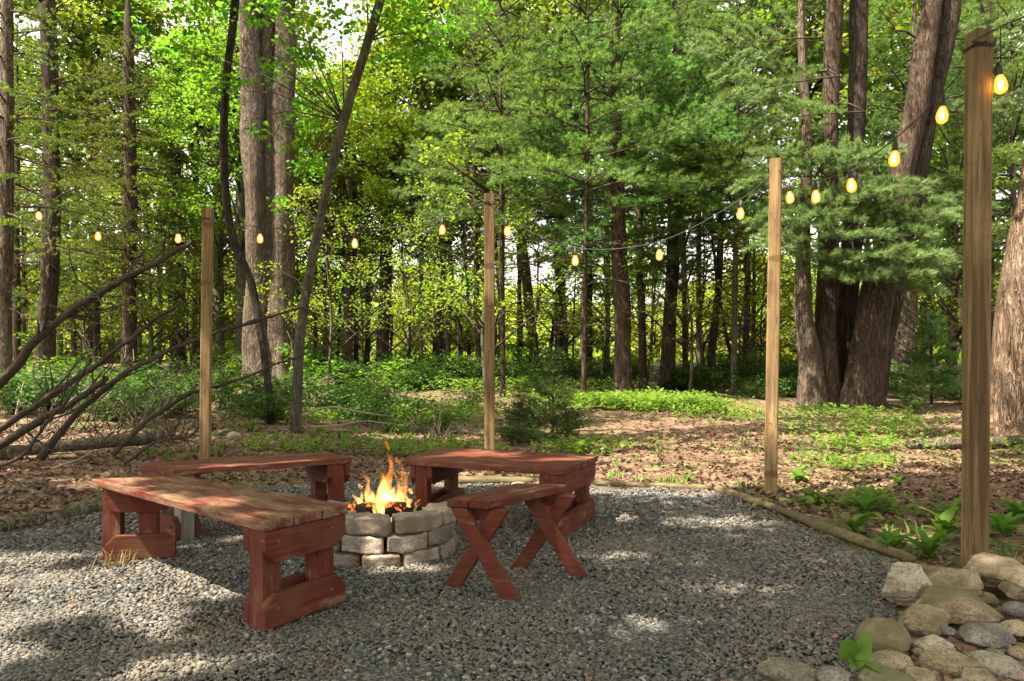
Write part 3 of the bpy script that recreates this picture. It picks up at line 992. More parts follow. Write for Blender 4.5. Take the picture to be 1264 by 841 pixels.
def build_lights():
    bulb_me = revolve([(.0005, -.058), (.014, -.056), (.027, -.046), (.032, -.032), (.034, -.014), (.031, .006), (.024, .026), (.017, .038), (.015, .046)], 14, 'bulb')
    fil_me = revolve([(.0005, -.040), (.010, -.036), (.013, -.024), (.0145, -.008), (.012, .010), (.007, .026), (.0005, .034)], 10, 'filament')
    soc_me = revolve([(.0005, .044), (.018, .045), (.020, .052), (.020, .088), (.013, .098), (.009, .118), (.0005, .12)], 10, 'socket')
    for me, k in ((bulb_me, 'bulb'), (fil_me, 'filament'), (soc_me, 'black')): me.materials.append(M[k])
    top = {k: v[1] for k, v in POSTS.items()}

    def anchor(key, drop, dx=0.0):
        p = top[key].copy(); p.z -= drop; p.x += dx; p.y -= POSTS[key][2] * .62
        return p
    A_left = Vector((-7.1, 8.9, 2.95)); A_right = Vector((4.25, 3.25, 3.42))
    spans = [('string of three lit bulbs from the post by the fallen branches to an unseen tree', A_left, anchor('brush', .12), [(48, 266), (121, 291), (220, 294)]),
             ('string of three lit bulbs between the branch side post and the slim post', anchor('brush', .12), anchor('back', .08), [(321, 294), (438, 300), (546, 283)]),
             ('string of four lit bulbs between the slim post and the gravel corner post', anchor('back', .08), anchor('edge', .07), [(626, 285), (710, 321), (814, 314), (914, 263)]),
             ('string of five lit bulbs rising from the gravel corner post to the thickest post', anchor('edge', .10), anchor('near', .07), [(975, 243), (1007, 242), (1051, 228), (1104, 195), (1163, 141)]),
             ('string with one lit bulb running from the thickest post out over the trees', anchor('near', .08), A_right, [(1235, 103)])]
    for si, (lab, A, B, bl) in enumerate(spans):
        root = empty('string_lights', A, lab, 'string lights', 'warm bulbs strung between the posts')
        pts = [A]
        for (px, py) in bl:
            k = (px - CX) / FPX
            t = (k * A.y - A.x) / ((B.x - A.x) - k * (B.y - A.y))
            Y = A.y + t * (B.y - A.y)
            c = at(px, py, Y)
            dropz = .118 if si < 4 else .30
            cab = c + Vector((0, 0, dropz))
            if px == 975: cab = c + Vector((0, 0, .17))
            pts.append(cab)
            b = link('bulb', bulb_me, None, root, Matrix.Translation(c - A) @ Matrix.Rotation(random.uniform(-.12, .12), 4, 'Y') @ Matrix.Scale(.95, 4))
            link('socket', soc_me, None, b); link('filament', fil_me, None, b)
            if (cab - c).z > .13:
                g = Geo(); g.tube([c - A + Vector((0, 0, .11)), cab - A], [.003, .003], 6)
                link('lead', g.mesh('lead', True), M['black'], root)
        pts.append(B)
        if pts[0].x > pts[-1].x: pts = pts[::-1]
        P = spline([p - A for p in pts], .06)
        g = Geo(); g.tube(P, [.0036] * len(P), 6)
        link('cable', g.mesh('cable', True), M['black'], root)
        # turns of cable round the post top
        for key in ('brush', 'back', 'edge', 'near'):
            Bp = B if si < 4 else A
            w = POSTS[key][2]
            if abs(Bp.y - (top[key].y - w * .62)) < 1e-4:
                g = Geo()
                c = Vector((top[key].x, top[key].y, Bp.z - .01))
                rot = {'near': .10, 'edge': -.38, 'back': .05, 'brush': .2}[key]
                h = w / 2 + .005
                sq = [(-h, -h), (h, -h), (h, h), (-h, h), (-h, -h)]
                pp = []
                for (x, y) in sq:
                    pp.append(c - A + Vector((x * math.cos(rot) - y * math.sin(rot), x * math.sin(rot) + y * math.cos(rot), 0)))
                g.tube(pp, [.0036] * 5, 6)
                link('cable_wrap', g.mesh('cable_wrap', True), M['black'], root)


# ================================================================== EDGING, ROCKS, WEEDS
def build_edging():
    def timber(pts, r, lab, mat):
        P3 = [Vector((x, y, gz(x, y) * 0 + z)) for x, y, z in pts]
        c = P3[0].copy()
        P = spline([p - c for p in P3], .08)
        g = Geo()
        g.tube(P, [r * (1 + .10 * math.sin(k * .37) + .05 * math.sin(k * 1.3)) * (.75 if k in (0, len(P) - 1) else 1) for k in range(len(P))], 9, .1, int(r * 1e4))
        o = link('edging_timber', g.mesh('edging_timber', True), mat)
        o.location = c
        tag(o, lab, 'edging timber', 'timbers edging the gravel')
    timber([(1.80, 6.22, .025), (1.95, 5.45, .03), (2.05, 4.68, .03), (2.14, 4.15, .03), (2.20, 3.86, .028)], .033, 'weathered edging timber along the gravel towards the rocks', M['timber'])
    timber([(1.76, 6.24, .02), (1.3, 6.4, .02), (.85, 6.55, .02), (.3, 6.63, .02)], .030, 'flat pale edging timber along the back of the gravel by the corner post', M['timber'])
    timber([(.2, 6.64, .025), (-.25, 6.69, .025), (-.62, 6.72, .025)], .04, 'short edging timber seen beneath the wide red bench', M['timber'])
    timber([(-2.72, 6.2, .02), (-3.08, 5.5, .025), (-3.3, 4.86, .03), (-3.65, 4.42, .03), (-4.6, 4.06, .03)], .05, 'dark mossy edging timber along the gravel by the fallen branches', M['deadlog'])


def rock_mesh(seed, w, d, h, cuts, rough):
    bm = bmesh.new(); bmesh.ops.create_icosphere(bm, subdivisions=5 if cuts > 5 else 4, radius=1)
    P = np.array([v.co[:] for v in bm.verts])
    rs = np.random.default_rng(seed)
    planes = []
    if cuts > 5:        # a broad tilted top face, then chipped sides
        planes.append((np.array([rs.normal(0, .25), rs.normal(-.25, .2), 1.0]), rs.uniform(.30, .48)))
        for k in range(cuts):
            a = k * 2 * PI / cuts + rs.normal(0, .35)
            planes.append((np.array([math.cos(a), math.sin(a), rs.normal(.3, .4)]), rs.uniform(.48, .74)))
        for k in range(3): planes.append((np.array([rs.normal(0, .8), rs.normal(-.3, .8), rs.uniform(.4, 1)]), rs.uniform(.5, .62)))
    else:
        for k in range(cuts):
            planes.append((rs.normal(0, 1, 3), rs.uniform(.72, .9)))
    for n, dd in planes:
        n = n / np.linalg.norm(n)
        P = P - np.clip(P @ n - dd, 0, None)[:, None] * n * .97
    P = P / np.abs(P).max(0)
    off = Vector(rs.random(3) * 40)
    for v, p in zip(bm.verts, P):
        pv = Vector(p)
        k = 1 + rough * (mnoise.noise(pv * 1.7 + off) * .22 + mnoise.noise(pv * 4.5 + off) * .2 + mnoise.noise(pv * 11 + off) * .1 + (.5 - abs(mnoise.noise(pv * 3.1 + off))) * .30 - (.5 - abs(mnoise.noise(pv * 8 + off))) * .12 + mnoise.noise(pv * 25 + off) * .07)
        v.co = Vector((pv.x * w / 2 * k, pv.y * d / 2 * k, pv.z * h / 2 * k))
    me = bpy.data.meshes.new('rock'); bm.to_mesh(me); bm.free()
    for p in me.polygons: p.use_smooth = True
    return me


def build_rocks():
    L = [  # px, py, w, h, kind, cuts, label
        (1094, 791, 68, 46, 'rock', 3, 'round tan boulder at the edge of the gravel'),
        (1103, 821, 54, 27, 'rock', 3, 'flat brown stone lying in front of the round tan boulder'),
        (1128, 735, 66, 54, 'rockpale', 14, 'pale pointed slab topping the rocks at the end of the edging timber'),
        (1185, 733, 84, 42, 'rock', 11, 'broad flat tan slab just below the thickest post'),
        (1243, 722, 84, 48, 'rock', 11, 'largest sloping slab beside the foot of the thickest post'),
        (1188, 763, 80, 27, 'rock', 10, 'long low rock under the broad flat slab'),
        (1149, 771, 56, 40, 'rock', 10, 'angular tan rock with a ridge behind the round boulder'),
        (1091, 838, 62, 24, 'rockmoss', 7, 'greenish rock cut by the bottom of the picture beside the small glossy plant'),
        (1159, 801, 52, 24, 'rockpale', 10, 'pale block with a flat top in the middle of the rock pile'),
        (1180, 824, 70, 36, 'rock', 11, 'sharp edged brown slab low in the middle of the rock pile'),
        (1238, 825, 74, 36, 'rockpale', 10, 'cream coloured long rock low in the corner of the rock pile'),
        (1224, 791, 58, 30, 'rockgrey', 9, 'dark grey flat rock among the dead leaves'),
        (1256, 783, 34, 22, 'rock', 5, 'small tan rock beside the dark grey flat rock'),
        (1257, 762, 34, 20, 'rockgrey', 5, 'small dark stone under the largest sloping slab'),
        (1200, 752, 26, 15, 'rock', 4, 'small rounded stone tucked under the broad flat slab'),
        (1229, 807, 24, 13, 'rock', 4, 'little brown stone between the grey rock and the cream rock'),
        (975, 830, 74, 36, 'rockmoss', 6, 'mossy green boulder alone at the bottom edge of the gravel'),
        (1031, 838, 46, 22, 'rockgrey', 5, 'low grey stone between the mossy boulder and the small glossy plant'),
        (1121, 831, 17, 14, 'rockpale', 4, 'tiny pinkish stone leaning on the flat brown stone'),
        (1247, 713, 16, 12, 'rockgrey', 4, 'tiny dark stone sitting on the largest sloping slab'),
        (1133, 781, 24, 10, 'rock', 5, 'thin chip of rock between the round boulder and the angular rock'),
        (1262, 806, 30, 18, 'rock', 5, 'tan stone at the margin above the cream rock'),
        (1140, 838, 40, 22, 'rock', 7, 'brown rock cut by the bottom edge under the sharp slab'),
        (1210, 842, 50, 22, 'rock', 7, 'brown rock cut by the bottom edge under the cream rock'),
        (288, 538, 18, 12, 'rockpale', 4, 'small whitish stone near the curved sapling foot'),
        (1208, 766, 22, 14, 'rock', 7, 'chipped stone wedged under the end of the long low rock'),
        (1172, 786, 18, 12, 'rockgrey', 6, 'grey chip behind the pale flat topped block'),
        (1200, 812, 20, 14, 'rock', 7, 'broken stone between the sharp brown slab and the grey rock'),
        (1244, 800, 20, 13, 'rockpale', 6, 'pale chip above the cream rock'),
        (1158, 838, 22, 14, 'rock', 6, 'brown chip against the lower edge of the sharp slab'),
        (1076, 812, 18, 12, 'rockgrey', 6, 'grey chip at the gravel side of the flat brown stone'),
        (1222, 748, 24, 14, 'rock', 7, 'wedge of stone under the largest sloping slab'),
        (1252, 742, 30, 18, 'rock', 8, 'angular stone at the margin below the largest sloping slab'),
        (1136, 806, 20, 13, 'rock', 6, 'angular chip behind the flat brown stone'),
        (1188, 848, 24, 16, 'rockpale', 6, 'pale chip at the very bottom under the sharp slab'),
        (640, 603, 20, 9, 'rockpale', 4, 'pale stone behind the gravel under the wide bench'),
    ]
    for i, (px, py, w, h, k, cuts, lab) in enumerate(L):
        if py > 600 and px > 900:
            p = flat(px, py + h * .28)
        else:
            p = ground_at(px, py + h * .4)
        s = p.y / FPX
        W = w * s * (1.12 if cuts > 5 else 1.0)
        tilt = CAMH / p.y
        H = max(.40 * W, h * s * (1.05 if cuts > 5 else .9))
        D = W * .8
        zb = gz(p.x, p.y) if not in_poly(np.array([p.x]), np.array([p.y]), PAD)[0] else 0
        big = px in (1185, 1243, 1128)
        if big: H *= 1.0
        lift = .07 if (py < 770 and px > 1120) else .03 if py < 800 and px > 1120 else 0
        o = link('rock', rock_mesh(i * 7 + 1, W, D, H * 1.15, cuts, .28 if cuts > 5 else .2), M[k])
        o.location = (p.x, p.y + D * .15, zb + (lift * .6 if px > 1100 else 0) + H * (.30 if px != 1247 else 1.1))
        o.rotation_euler = (0, 0, random.uniform(-.35, .35))
        tag(o, lab, 'rock', 'rocks heaped beside the gravel' if px > 900 else 'loose stones on the forest floor')


def weed_mesh(seed, h, nl, wid=.35, spread=.6):
    rs = np.random.default_rng(seed)
    g = Geo()
    for k in range(nl):
        a = k * 2.4 + rs.random() * .6
        L = h * rs.uniform(.6, 1.15); W = L * wid * rs.uniform(.8, 1.2)
        el = rs.uniform(.5, 1.35) if k > 1 else 1.3
        n = 8
        hd = np.array([math.cos(a), math.sin(a), 0]); sd = np.array([-math.sin(a), math.cos(a), 0])
        p = np.array([rs.normal(0, .012), rs.normal(0, .012), 0.0]); V = []
        e = el
        z0 = rs.uniform(0, .25) * h
        p = p + np.array([0, 0, z0])
        for i in range(n):
            t = i / (n - 1)
            w = W * (math.sin(PI * min(1, t * .86 + .1)) ** 1.1) * .5 + .002
            if t == 1: w = .001
            nn = np.array([-hd[0] * math.sin(e), -hd[1] * math.sin(e), math.cos(e)])
            ru = .10 * w * math.sin(t * 17 + k)
            V += [p + sd * w + nn * (w * .35 + ru), p, p - sd * w + nn * (w * .35 - ru)]
            p = p + (hd * math.cos(e) + np.array([0, 0, math.sin(e)])) * L / (n - 1)
            e -= spread * 1.9 / (n - 1) * rs.uniform(.7, 1.3)
        F = []
        for i in range(n - 1):
            for j in (0, 1):
                F.append((i * 3 + j, i * 3 + j + 1, i * 3 + j + 4, i * 3 + j + 3))
        g.add(np.array(V), np.array(F))
    return g.mesh('leafy_weed', True)


def build_weeds():
    spots = [(952, 604, .17, 6, 'green weed growing against the foot of the gravel corner post'), (985, 596, .24, 8, 'bright leafy weed between the corner post and the edging timber'), (1004, 622, .20, 8, 'low leafy weed touching the edging timber beyond the largest weed'),
             (1068, 640, .30, 9, 'largest broad leaved weed in the dead leaves beside the edging timber'), (1056, 662, .22, 8, 'spreading weed leaning over the edging timber below the largest weed'), (1100, 684, .20, 8, 'flat weed at the low end of the edging timber'),
             (1148, 690, .26, 8, 'upright weed with long leaves beside the pointed slab'), (1165, 668, .26, 9, 'pale green weed just left of the thickest post'), (1170, 640, .22, 7, 'small weed behind the pale green weed by the thickest post'),
             (1240, 664, .26, 10, 'leafy weed just right of the thickest post'), (1257, 640, .22, 8, 'weed at the margin behind the leafy weed by the thickest post'), (1110, 600, .14, 7, 'small weed alone in the dead leaves between two posts'),
             (1050, 545, .2, 8, 'weed on the sunlit ground behind the corner post'), (850, 596, .12, 7, 'tiny weed at the back edge of the gravel'), (705, 586, .14, 7, 'small pale weed behind the end of the wide bench'),
             (805, 455, .3, 8, 'weed in front of the straight dark pine'), (310, 532, .26, 9, 'bright weed near the foot of the curved sapling'), (395, 540, .24, 9, 'weed beside the foot of the leaning sapling')]
    for i, (px, py, h, nl, lab) in enumerate(spots):
        p = ground_at(px, py)
        o = link('leafy_weed', weed_mesh(i, h * .8, nl * 2, .30 if i % 3 else .22), M['weed'])
        o.location = (p.x, p.y, gz(p.x, p.y) - .005)
        tag(o, lab, 'weed', 'green weeds sprouting through the dead leaves')
    p = flat(1050, 838)
    o = link('leafy_weed', weed_mesh(77, .12, 5, .42, .3), M['weed']); o.location = (p.x, p.y, .03); o.rotation_euler = (.5, .75, 1.0)
    tag(o, 'small glossy green plant growing among the rocks at the bottom edge', 'weed', 'green weeds sprouting through the dead leaves')
    rng = np.random.default_rng(2)
    p = flat(146, 699)
    n = 5
    pts = np.stack([rng.normal(0, .03, n), rng.normal(0, .015, n), np.zeros(n)], -1)
    o = blade_patch('grass_tuft', pts, np.full(n, .10), M['drygrass'], rng, 9, .006)
    o.location = (p.x, p.y, 0)
    tag(o, 'dry straw coloured grass tuft at the foot of the nearest bench', 'grass tuft')


def stick(name, pix, Y, r0, r1, mat, lab, group, cat, twigs=0, seed=0, dY=0.0):
    """a branch through photo pixels at distance Y (Y + dY at its end)"""
    n = len(pix)
    pts = []
    for i, (px, py) in enumerate(pix):
        p = at(px, py, Y + dY * i / (n - 1))
        p.z = max(p.z, gz(p.x, p.y) + r0 * .75)
        pts.append(p)
    c = pts[0].copy()
    P = spline([p - c for p in pts], .10)
    m = len(P)
    rs = np.random.default_rng(seed)
    P = P + np.cumsum(rs.normal(0, .014, P.shape), 0) * .6
    g = Geo()
    rad = [r0 + (r1 - r0) * k / (m - 1) for k in range(m)]
    g.tube(P, rad, 7, .12, seed)
    for _ in range(int(twigs * 2.2)):
        k = rs.integers(int(m * .25), m - 1)
        d = P[min(k + 1, m - 1)] - P[k]; d /= np.linalg.norm(d) + 1e-9
        dirn = d * .7 + rs.normal(0, .6, 3); dirn[2] += .1
        L = rs.uniform(.25, .9) * min(1, r0 / .03)
        q = [P[k]]
        for s in range(5):
            dirn = dirn + rs.normal(0, .22, 3)
            q.append(q[-1] + dirn / np.linalg.norm(dirn) * L / 5)
        g.tube(q, [rad[k] * .4 * (1 - s / 6) for s in range(6)], 4)
    o = link(name, g.mesh(name, True), mat)
    o.location = c
    tag(o, lab, cat, group)


def build_branches():
    G = 'fallen branches heaped beside the gravel'
    stick('fallen_log', [(-70, 566), (0, 560), (70, 553), (140, 546), (205, 536)], 8.15, .088, .07, M['deadlog'], 'thick grey fallen log lying at the front of the brush heap', G, 'fallen log', 0, 1, .7)
    stick('fallen_branch', [(-20, 492), (20, 455), (50, 420), (95, 388), (150, 358), (200, 331), (246, 305)], 8.6, .062, .026, M['twig'], 'highest arching bare branch of the brush heap, crossing the dark trunk', G, 'branch', 9, 2)
    stick('fallen_branch', [(-20, 545), (30, 507), (80, 478), (140, 440), (185, 402), (232, 372)], 8.3, .045, .016, M['twig'], 'second arching bare branch of the brush heap from the top', G, 'branch', 10, 3)
    stick('fallen_branch', [(50, 570), (100, 505), (150, 462), (200, 432), (250, 412), (310, 394), (372, 376)], 8.1, .045, .012, M['twig'], 'long curved branch passing behind the post and reaching to the big twin trunk', G, 'branch', 12, 4, .9)
    stick('fallen_branch', [(140, 562), (190, 512), (240, 482), (300, 464), (360, 440), (415, 418)], 8.3, .03, .010, M['twig'], 'thin low branch ending near the leaning sapling', G, 'branch', 9, 5, .8)
    stick('fallen_branch', [(-20, 560), (40, 520), (90, 497), (130, 470)], 8.0, .05, .03, M['twig'], 'short thick branch at the butt end of the brush heap', G, 'branch', 4, 6)
    stick('fallen_branch', [(-10, 590), (30, 560), (60, 520), (95, 480), (120, 440)], 7.6, .022, .01, M['twig'], 'upright bare stick rising from the near end of the fallen log', G, 'branch', 7, 7)
    stick('fallen_branch', [(66, 577), (90, 570), (118, 556)], 7.6, .012, .006, M['twig_pale'], 'short pale stick in front of the fallen log', G, 'branch', 2, 8)
    stick('fallen_branch', [(150, 575), (190, 548), (235, 540), (262, 512)], 8.0, .02, .008, M['twig'], 'crooked dark stick at the far end of the fallen log', G, 'branch', 7, 9)
    stick('fallen_branch', [(0, 610), (30, 603), (62, 606)], 6.1, .028, .016, M['deadlog'], 'short dark stick on the ground by the mossy edging', G, 'branch', 1, 10)
    stick('fallen_branch', [(372, 514), (405, 504), (430, 505), (465, 510), (486, 512)], 9.4, .018, .006, M['twig_pale'], 'pale arched stick on the ground, the upper of the pale ones', G, 'branch', 4, 11)
    stick('fallen_branch', [(384, 527), (420, 524), (455, 520), (490, 522)], 9.0, .013, .005, M['twig_pale'], 'pale straight stick on the ground under the arched pale one', G, 'branch', 3, 12)
    stick('fallen_branch', [(410, 531), (432, 533)], 8.9, .008, .005, M['twig_pale'], 'tiny pale stick lowest of the pale ones', G, 'branch', 0, 13)
    stick('fallen_branch', [(1120, 548), (1150, 552), (1185, 563), (1230, 572), (1290, 580)], 9.2, .075, .095, M['bark_pale'], 'pale sunlit rotten log behind the thickest post', G, 'fallen log', 0, 14)

# ================================================================== FOLIAGE
UP = np.array([0, 0, 1.0])


def unit(a):
    return a / (np.linalg.norm(a, axis=-1, keepdims=True) + 1e-9)


def needles_from_tufts(P, D, K, L, W, rng, spread=.85):
    n = len(P)
    if n == 0: return np.zeros((0, 3)), np.zeros((0, 3), int)
    Pr = np.repeat(P, K, 0); Dr = np.repeat(unit(D), K, 0)
    m = n * K
    d = unit(Dr + rng.normal(0, spread * .6, (m, 3)))
    ln = L * rng.uniform(.65, 1.2, m)
    s = unit(np.cross(d, rng.normal(0, 1, (m, 3)))) * (W * .5)
    b = Pr + rng.normal(0, .012, (m, 3))
    V = np.stack([b - s, b + s, b + d * ln[:, None]], 1).reshape(-1, 3)
    F = np.arange(m * 3).reshape(-1, 3)
    return V, F


class Crown:
    """wood and foliage of one crown, in the tree's own space"""
    def __init__(self, seed):
        self.rng = np.random.default_rng(seed); self.wood = Geo(); self.tp = []; self.td = []; self.lp = []

    def bough(self, p0, az, L, up, droop, dens=1.0, bare=.25, r=.025, step=.10, side=.42):
        """a conifer bough: an axis, side twigs, tufts on their outer parts"""
        rng = self.rng
        n = max(5, int(L / .3))
        fine = .16 if step > .05 else .05
        d = np.array([math.cos(az), math.sin(az), 0.0])
        pts = [np.array(p0, float)]
        e = up
        a = az
        for i in range(n):
            a += rng.normal(0, .07); e -= droop / n + rng.normal(0, .05)
            pts.append(pts[-1] + np.array([math.cos(a) * math.cos(e), math.sin(a) * math.cos(e), math.sin(e)]) * L / n)
        pts = np.array(pts)
        self.wood.tube(pts, [r * (1 - .85 * i / n) + .003 for i in range(n + 1)], 5)
        ns = int(L / fine)
        for k in range(ns):
            t = bare + (1 - bare) * (k + rng.random()) / ns
            i = min(n - 1, int(t * n)); q = pts[i] + (pts[i + 1] - pts[i]) * (t * n - i)
            ax = unit(pts[i + 1] - pts[i]); sd = unit(np.cross(ax, UP)) * (1 if k % 2 else -1)
            l = (side * L * (1 - t) ** .7 + (.18 if step > .05 else .04)) * rng.uniform(.6, 1.2)
            td = unit(ax * .75 + sd * .8 + UP * rng.normal(.05, .18))
            end = q + td * l + np.array([0, 0, -.05 * l])
            if rng.random() < .5: self.wood.tube([q, q + td * l * .5, end], [r * .24, r * .16, r * .08], 3)
            m = max(1, int(l / step * dens))
            s = rng.uniform(.2, 1.05, m)
            self.tp.append(q + (end - q) * s[:, None] + rng.normal(0, min(.025, step * .25), (m, 3)))
            self.td.append(np.tile(td + UP * .35, (m, 1)) + rng.normal(0, .25, (m, 3)))
        m = max(1, int(.35 * L / step * dens)); s = rng.uniform(.6, 1, m)
        k = np.minimum(n - 1, (s * n).astype(int))
        self.tp.append(pts[k] + rng.normal(0, .03, (m, 3))); self.td.append(np.tile(unit(pts[-1] - pts[-2]) + UP * .3, (m, 1)))

    def bare_limb(self, p0, az, L, up, r=.018, twigs=5):
        rng = self.rng
        n = max(4, int(L / .25)); e = up; a = az
        pts = [np.array(p0, float)]
        for i in range(n):
            a += rng.normal(0, .16); e += rng.normal(-.04, .13)
            pts.append(pts[-1] + np.array([math.cos(a) * math.cos(e), math.sin(a) * math.cos(e), math.sin(e)]) * L / n)
        self.wood.tube(pts, [r * (1 - .8 * i / n) + .002 for i in range(n + 1)], 4)
        for _ in range(twigs):
            i = rng.integers(1, n); q = pts[i]
            d = unit(pts[i] - pts[i - 1]) + rng.normal(0, .65, 3)
            l = rng.uniform(.15, .45) * L * .6
            w = [q]
            for s in range(3):
                d = d + rng.normal(0, .25, 3); w.append(w[-1] + unit(d) * l / 3)
            self.wood.tube(w, [r * .35 + .0015, r * .28, r * .2, .0012], 3)

    def spray(self, c, R_, n, thick=.12, size=.1):
        """leaves in a flattish layer round c"""
        rng = self.rng
        a = rng.random(n) * 2 * PI; rr = R_ * np.sqrt(rng.random(n))
        P = np.array(c) + np.stack([np.cos(a) * rr, np.sin(a) * rr, rng.normal(0, thick, n) - .25 * rr ** 2 / max(R_, .01)], -1)
        self.lp.append((P, np.full(n, size)))

    def leaves(self, keep=None, droop=.35, nspread=.5):
        rng = self.rng
        P = np.concatenate([p for p, _ in self.lp]); S = np.concatenate([s for _, s in self.lp])
        if keep is not None:
            k = keep(P); P, S = P[k], S[k]
        n = len(P)
        a = rng.random(n) * 2 * PI
        D = np.stack([np.cos(a), np.sin(a), rng.normal(-droop, .3, n)], -1)
        Nr = np.stack([rng.normal(0, nspread, n), rng.normal(0, nspread, n), np.ones(n)], -1)
        L = S * rng.uniform(.7, 1.2, n)
        return quads_leaf(P, D, Nr, L, L * rng.uniform(.65, .95, n), .12, .12)


def pine_crown(seed, z0, z1, L0, L1, gap=.6, per=4, K=13, NL=.13, NW=.010, dens=1.0, bare_to=None, up=.15, droop=.35, bare=.25, r=.025, step=.10):
    c = Crown(seed); rng = c.rng
    z = z0
    while z < z1:
        t = (z - z0) / (z1 - z0)
        L = L0 + (L1 - L0) * t
        a0 = rng.random() * 6.28
        for k in range(per):
            c.bough((0, 0, z + rng.normal(0, .12)), a0 + k * 2 * PI / per + rng.normal(0, .25), L * rng.uniform(.6, 1.15), up + .35 * t + rng.normal(0, .12), droop, dens, bare, r, step)
        z += gap * rng.uniform(.75, 1.25)
    if bare_to:
        for _ in range(int((z0 - bare_to) * 5)):
            c.bare_limb((0, 0, rng.uniform(bare_to, z0)), rng.random() * 6.28, rng.uniform(.4, 2.0), rng.uniform(-.25, .3), .016)
    P, D = np.concatenate(c.tp), np.concatenate(c.td)
    V, F = needles_from_tufts(P, D, K, NL, NW, rng)
    return c.wood.mesh('limb'), np_mesh('foliage', V, F)


def leaf_crown(seed, z0, z1, R_, nl, per, size, limbs=True, sr=.55, keep=None, shape=.5, nspread=.5):
    c = Crown(seed); rng = c.rng
    for k in range(nl):
        t = rng.random(); z = z0 + (z1 - z0) * t
        env = R_ * (math.sin(PI * min(.98, max(.06, t * .85 + .12))) ** shape)
        a = rng.random() * 6.28; rr = env * math.sqrt(rng.uniform(.04, 1))
        p = np.array([math.cos(a) * rr, math.sin(a) * rr, z])
        c.spray(p, sr * rng.uniform(.6, 1.3), int(per * rng.uniform(.6, 1.4)), .10, size)
        if limbs and k % 2 == 0:
            b = np.array([0, 0, max(z0 * .6, z - rr * .7)])
            mid = (b + p) / 2 + rng.normal(0, .12, 3) + np.array([0, 0, .1 * rr])
            c.wood.tube([b, mid, p], [.02 + .008 * rr, .014, .004], 4)
    V, F = c.leaves(keep, nspread=nspread)
    return (c.wood.mesh('limb') if c.wood.V else None), np_mesh('foliage', V, F)


def shrub_crown(seed, h, R_, nst, per, size, sr=.16):
    c = Crown(seed); rng = c.rng
    for k in range(nst):
        a = rng.random() * 6.28; lean = rng.uniform(.1, 1.0) * R_
        top = np.array([math.cos(a) * lean, math.sin(a) * lean, h * rng.uniform(.45, 1.1)])
        mid = top * .5 + np.array([0, 0, .1 * h])
        c.wood.tube([rng.normal(0, .04, 3) * np.array([1, 1, 0]), mid, top], [.007, .005, .002], 3)
        for j in range(4):
            s = rng.uniform(.35, 1.05)
            c.spray(top * s + rng.normal(0, .06, 3), sr * rng.uniform(.6, 1.4), int(per * rng.uniform(.5, 1.3)), .05, size)
    V, F = c.leaves()
    return c.wood.mesh('stem'), np_mesh('foliage', V, F)


LIB = {}


def lib(key, fn, wmat, lmat):
    w, l = fn()
    if w: w.materials.append(wmat)
    l.materials.append(lmat)
    LIB[key] = (w, l)


def build_lib():
    lib('pineA', lambda: pine_crown(21, 4.5, 12, 3.5, 1.1, .58, 5, K=14, NW=.014, dens=1.5, bare_to=1.6), M['twig'], M['pine'])
    lib('pineB', lambda: pine_crown(22, 5.6, 12.5, 3.2, 1.1, .68, 5, K=14, NW=.014, dens=1.2, bare_to=1.6), M['twig'], M['pine'])
    lib('pineC', lambda: pine_crown(23, 3.8, 10.5, 2.9, .9, .65, 5, K=13, NW=.014, bare_to=1.2, dens=1.4), M['twig'], M['pine'])
    lib('hemA', lambda: pine_crown(24, 3.0, 11, 2.9, .9, .5, 5, K=10, NL=.08, NW=.018, dens=1.4, bare_to=.9, up=.05, droop=.5), M['twig'], M['hemlock'])
    lib('hemB', lambda: pine_crown(25, 4.4, 12, 2.6, .9, .62, 4, K=10, NL=.08, NW=.018, dens=1.3, bare_to=.8, up=.05, droop=.4), M['twig'], M['hemlock'])
    lib('mapleA', lambda: leaf_crown(31, 5.2, 12.5, 3.2, 165, 74, .125), M['twig'], M['maple'])
    lib('mapleB', lambda: leaf_crown(32, 2.4, 7.5, 2.2, 130, 60, .11, sr=.45), M['twig'], M['maple'])
    lib('limeA', lambda: leaf_crown(33, 5.0, 12, 2.7, 150, 60, .14, sr=.6), M['twig'], M['lime'])
    lib('limeB', lambda: leaf_crown(34, 1.6, 6.5, 2.0, 80, 48, .12, sr=.5), M['twig'], M['lime'])
    lib('bgA', lambda: leaf_crown(35, 7.2, 15, 3.0, 130, 56, .20, sr=.8), M['twig'], M['lime'])
    lib('bgB', lambda: leaf_crown(36, 6.5, 13, 2.4, 90, 44, .20, sr=.7), M['twig'], M['maple'])
    lib('bush', lambda: leaf_crown(37, .2, 4.2, 2.6, 150, 50, .19, sr=.75, shape=.35), M['twig'], M['meadowleaf'])
    lib('under', lambda: leaf_crown(38, 1.3, 5.6, 1.8, 44, 34, .085, sr=.36), M['twig'], M['lime'])
    lib('shrubA', lambda: shrub_crown(41, 1.0, .85, 24, 11, .085), M['twig'], M['shrub'])
    lib('shrubB', lambda: shrub_crown(42, .75, .95, 24, 11, .07), M['twig'], M['shrub'])
    lib('shrubC', lambda: shrub_crown(43, 1.35, .7, 22, 11, .09), M['twig'], M['maple'])
    lib('sprig', lambda: pine_crown(44, .12, 1.0, .6, .16, .085, 6, K=9, NL=.032, NW=.007, dens=1.2, up=.3, droop=.1, bare=.08, r=.005, step=.028), M['twig'], M['darkshrub'])
    lib('youngpine', lambda: pine_crown(45, .3, 2.6, 1.0, .3, .22, 6, K=14, NL=.10, NW=.009, dens=1.6, up=.4, droop=.1, bare=.12, r=.010, step=.05001), M['twig'], M['pine'])


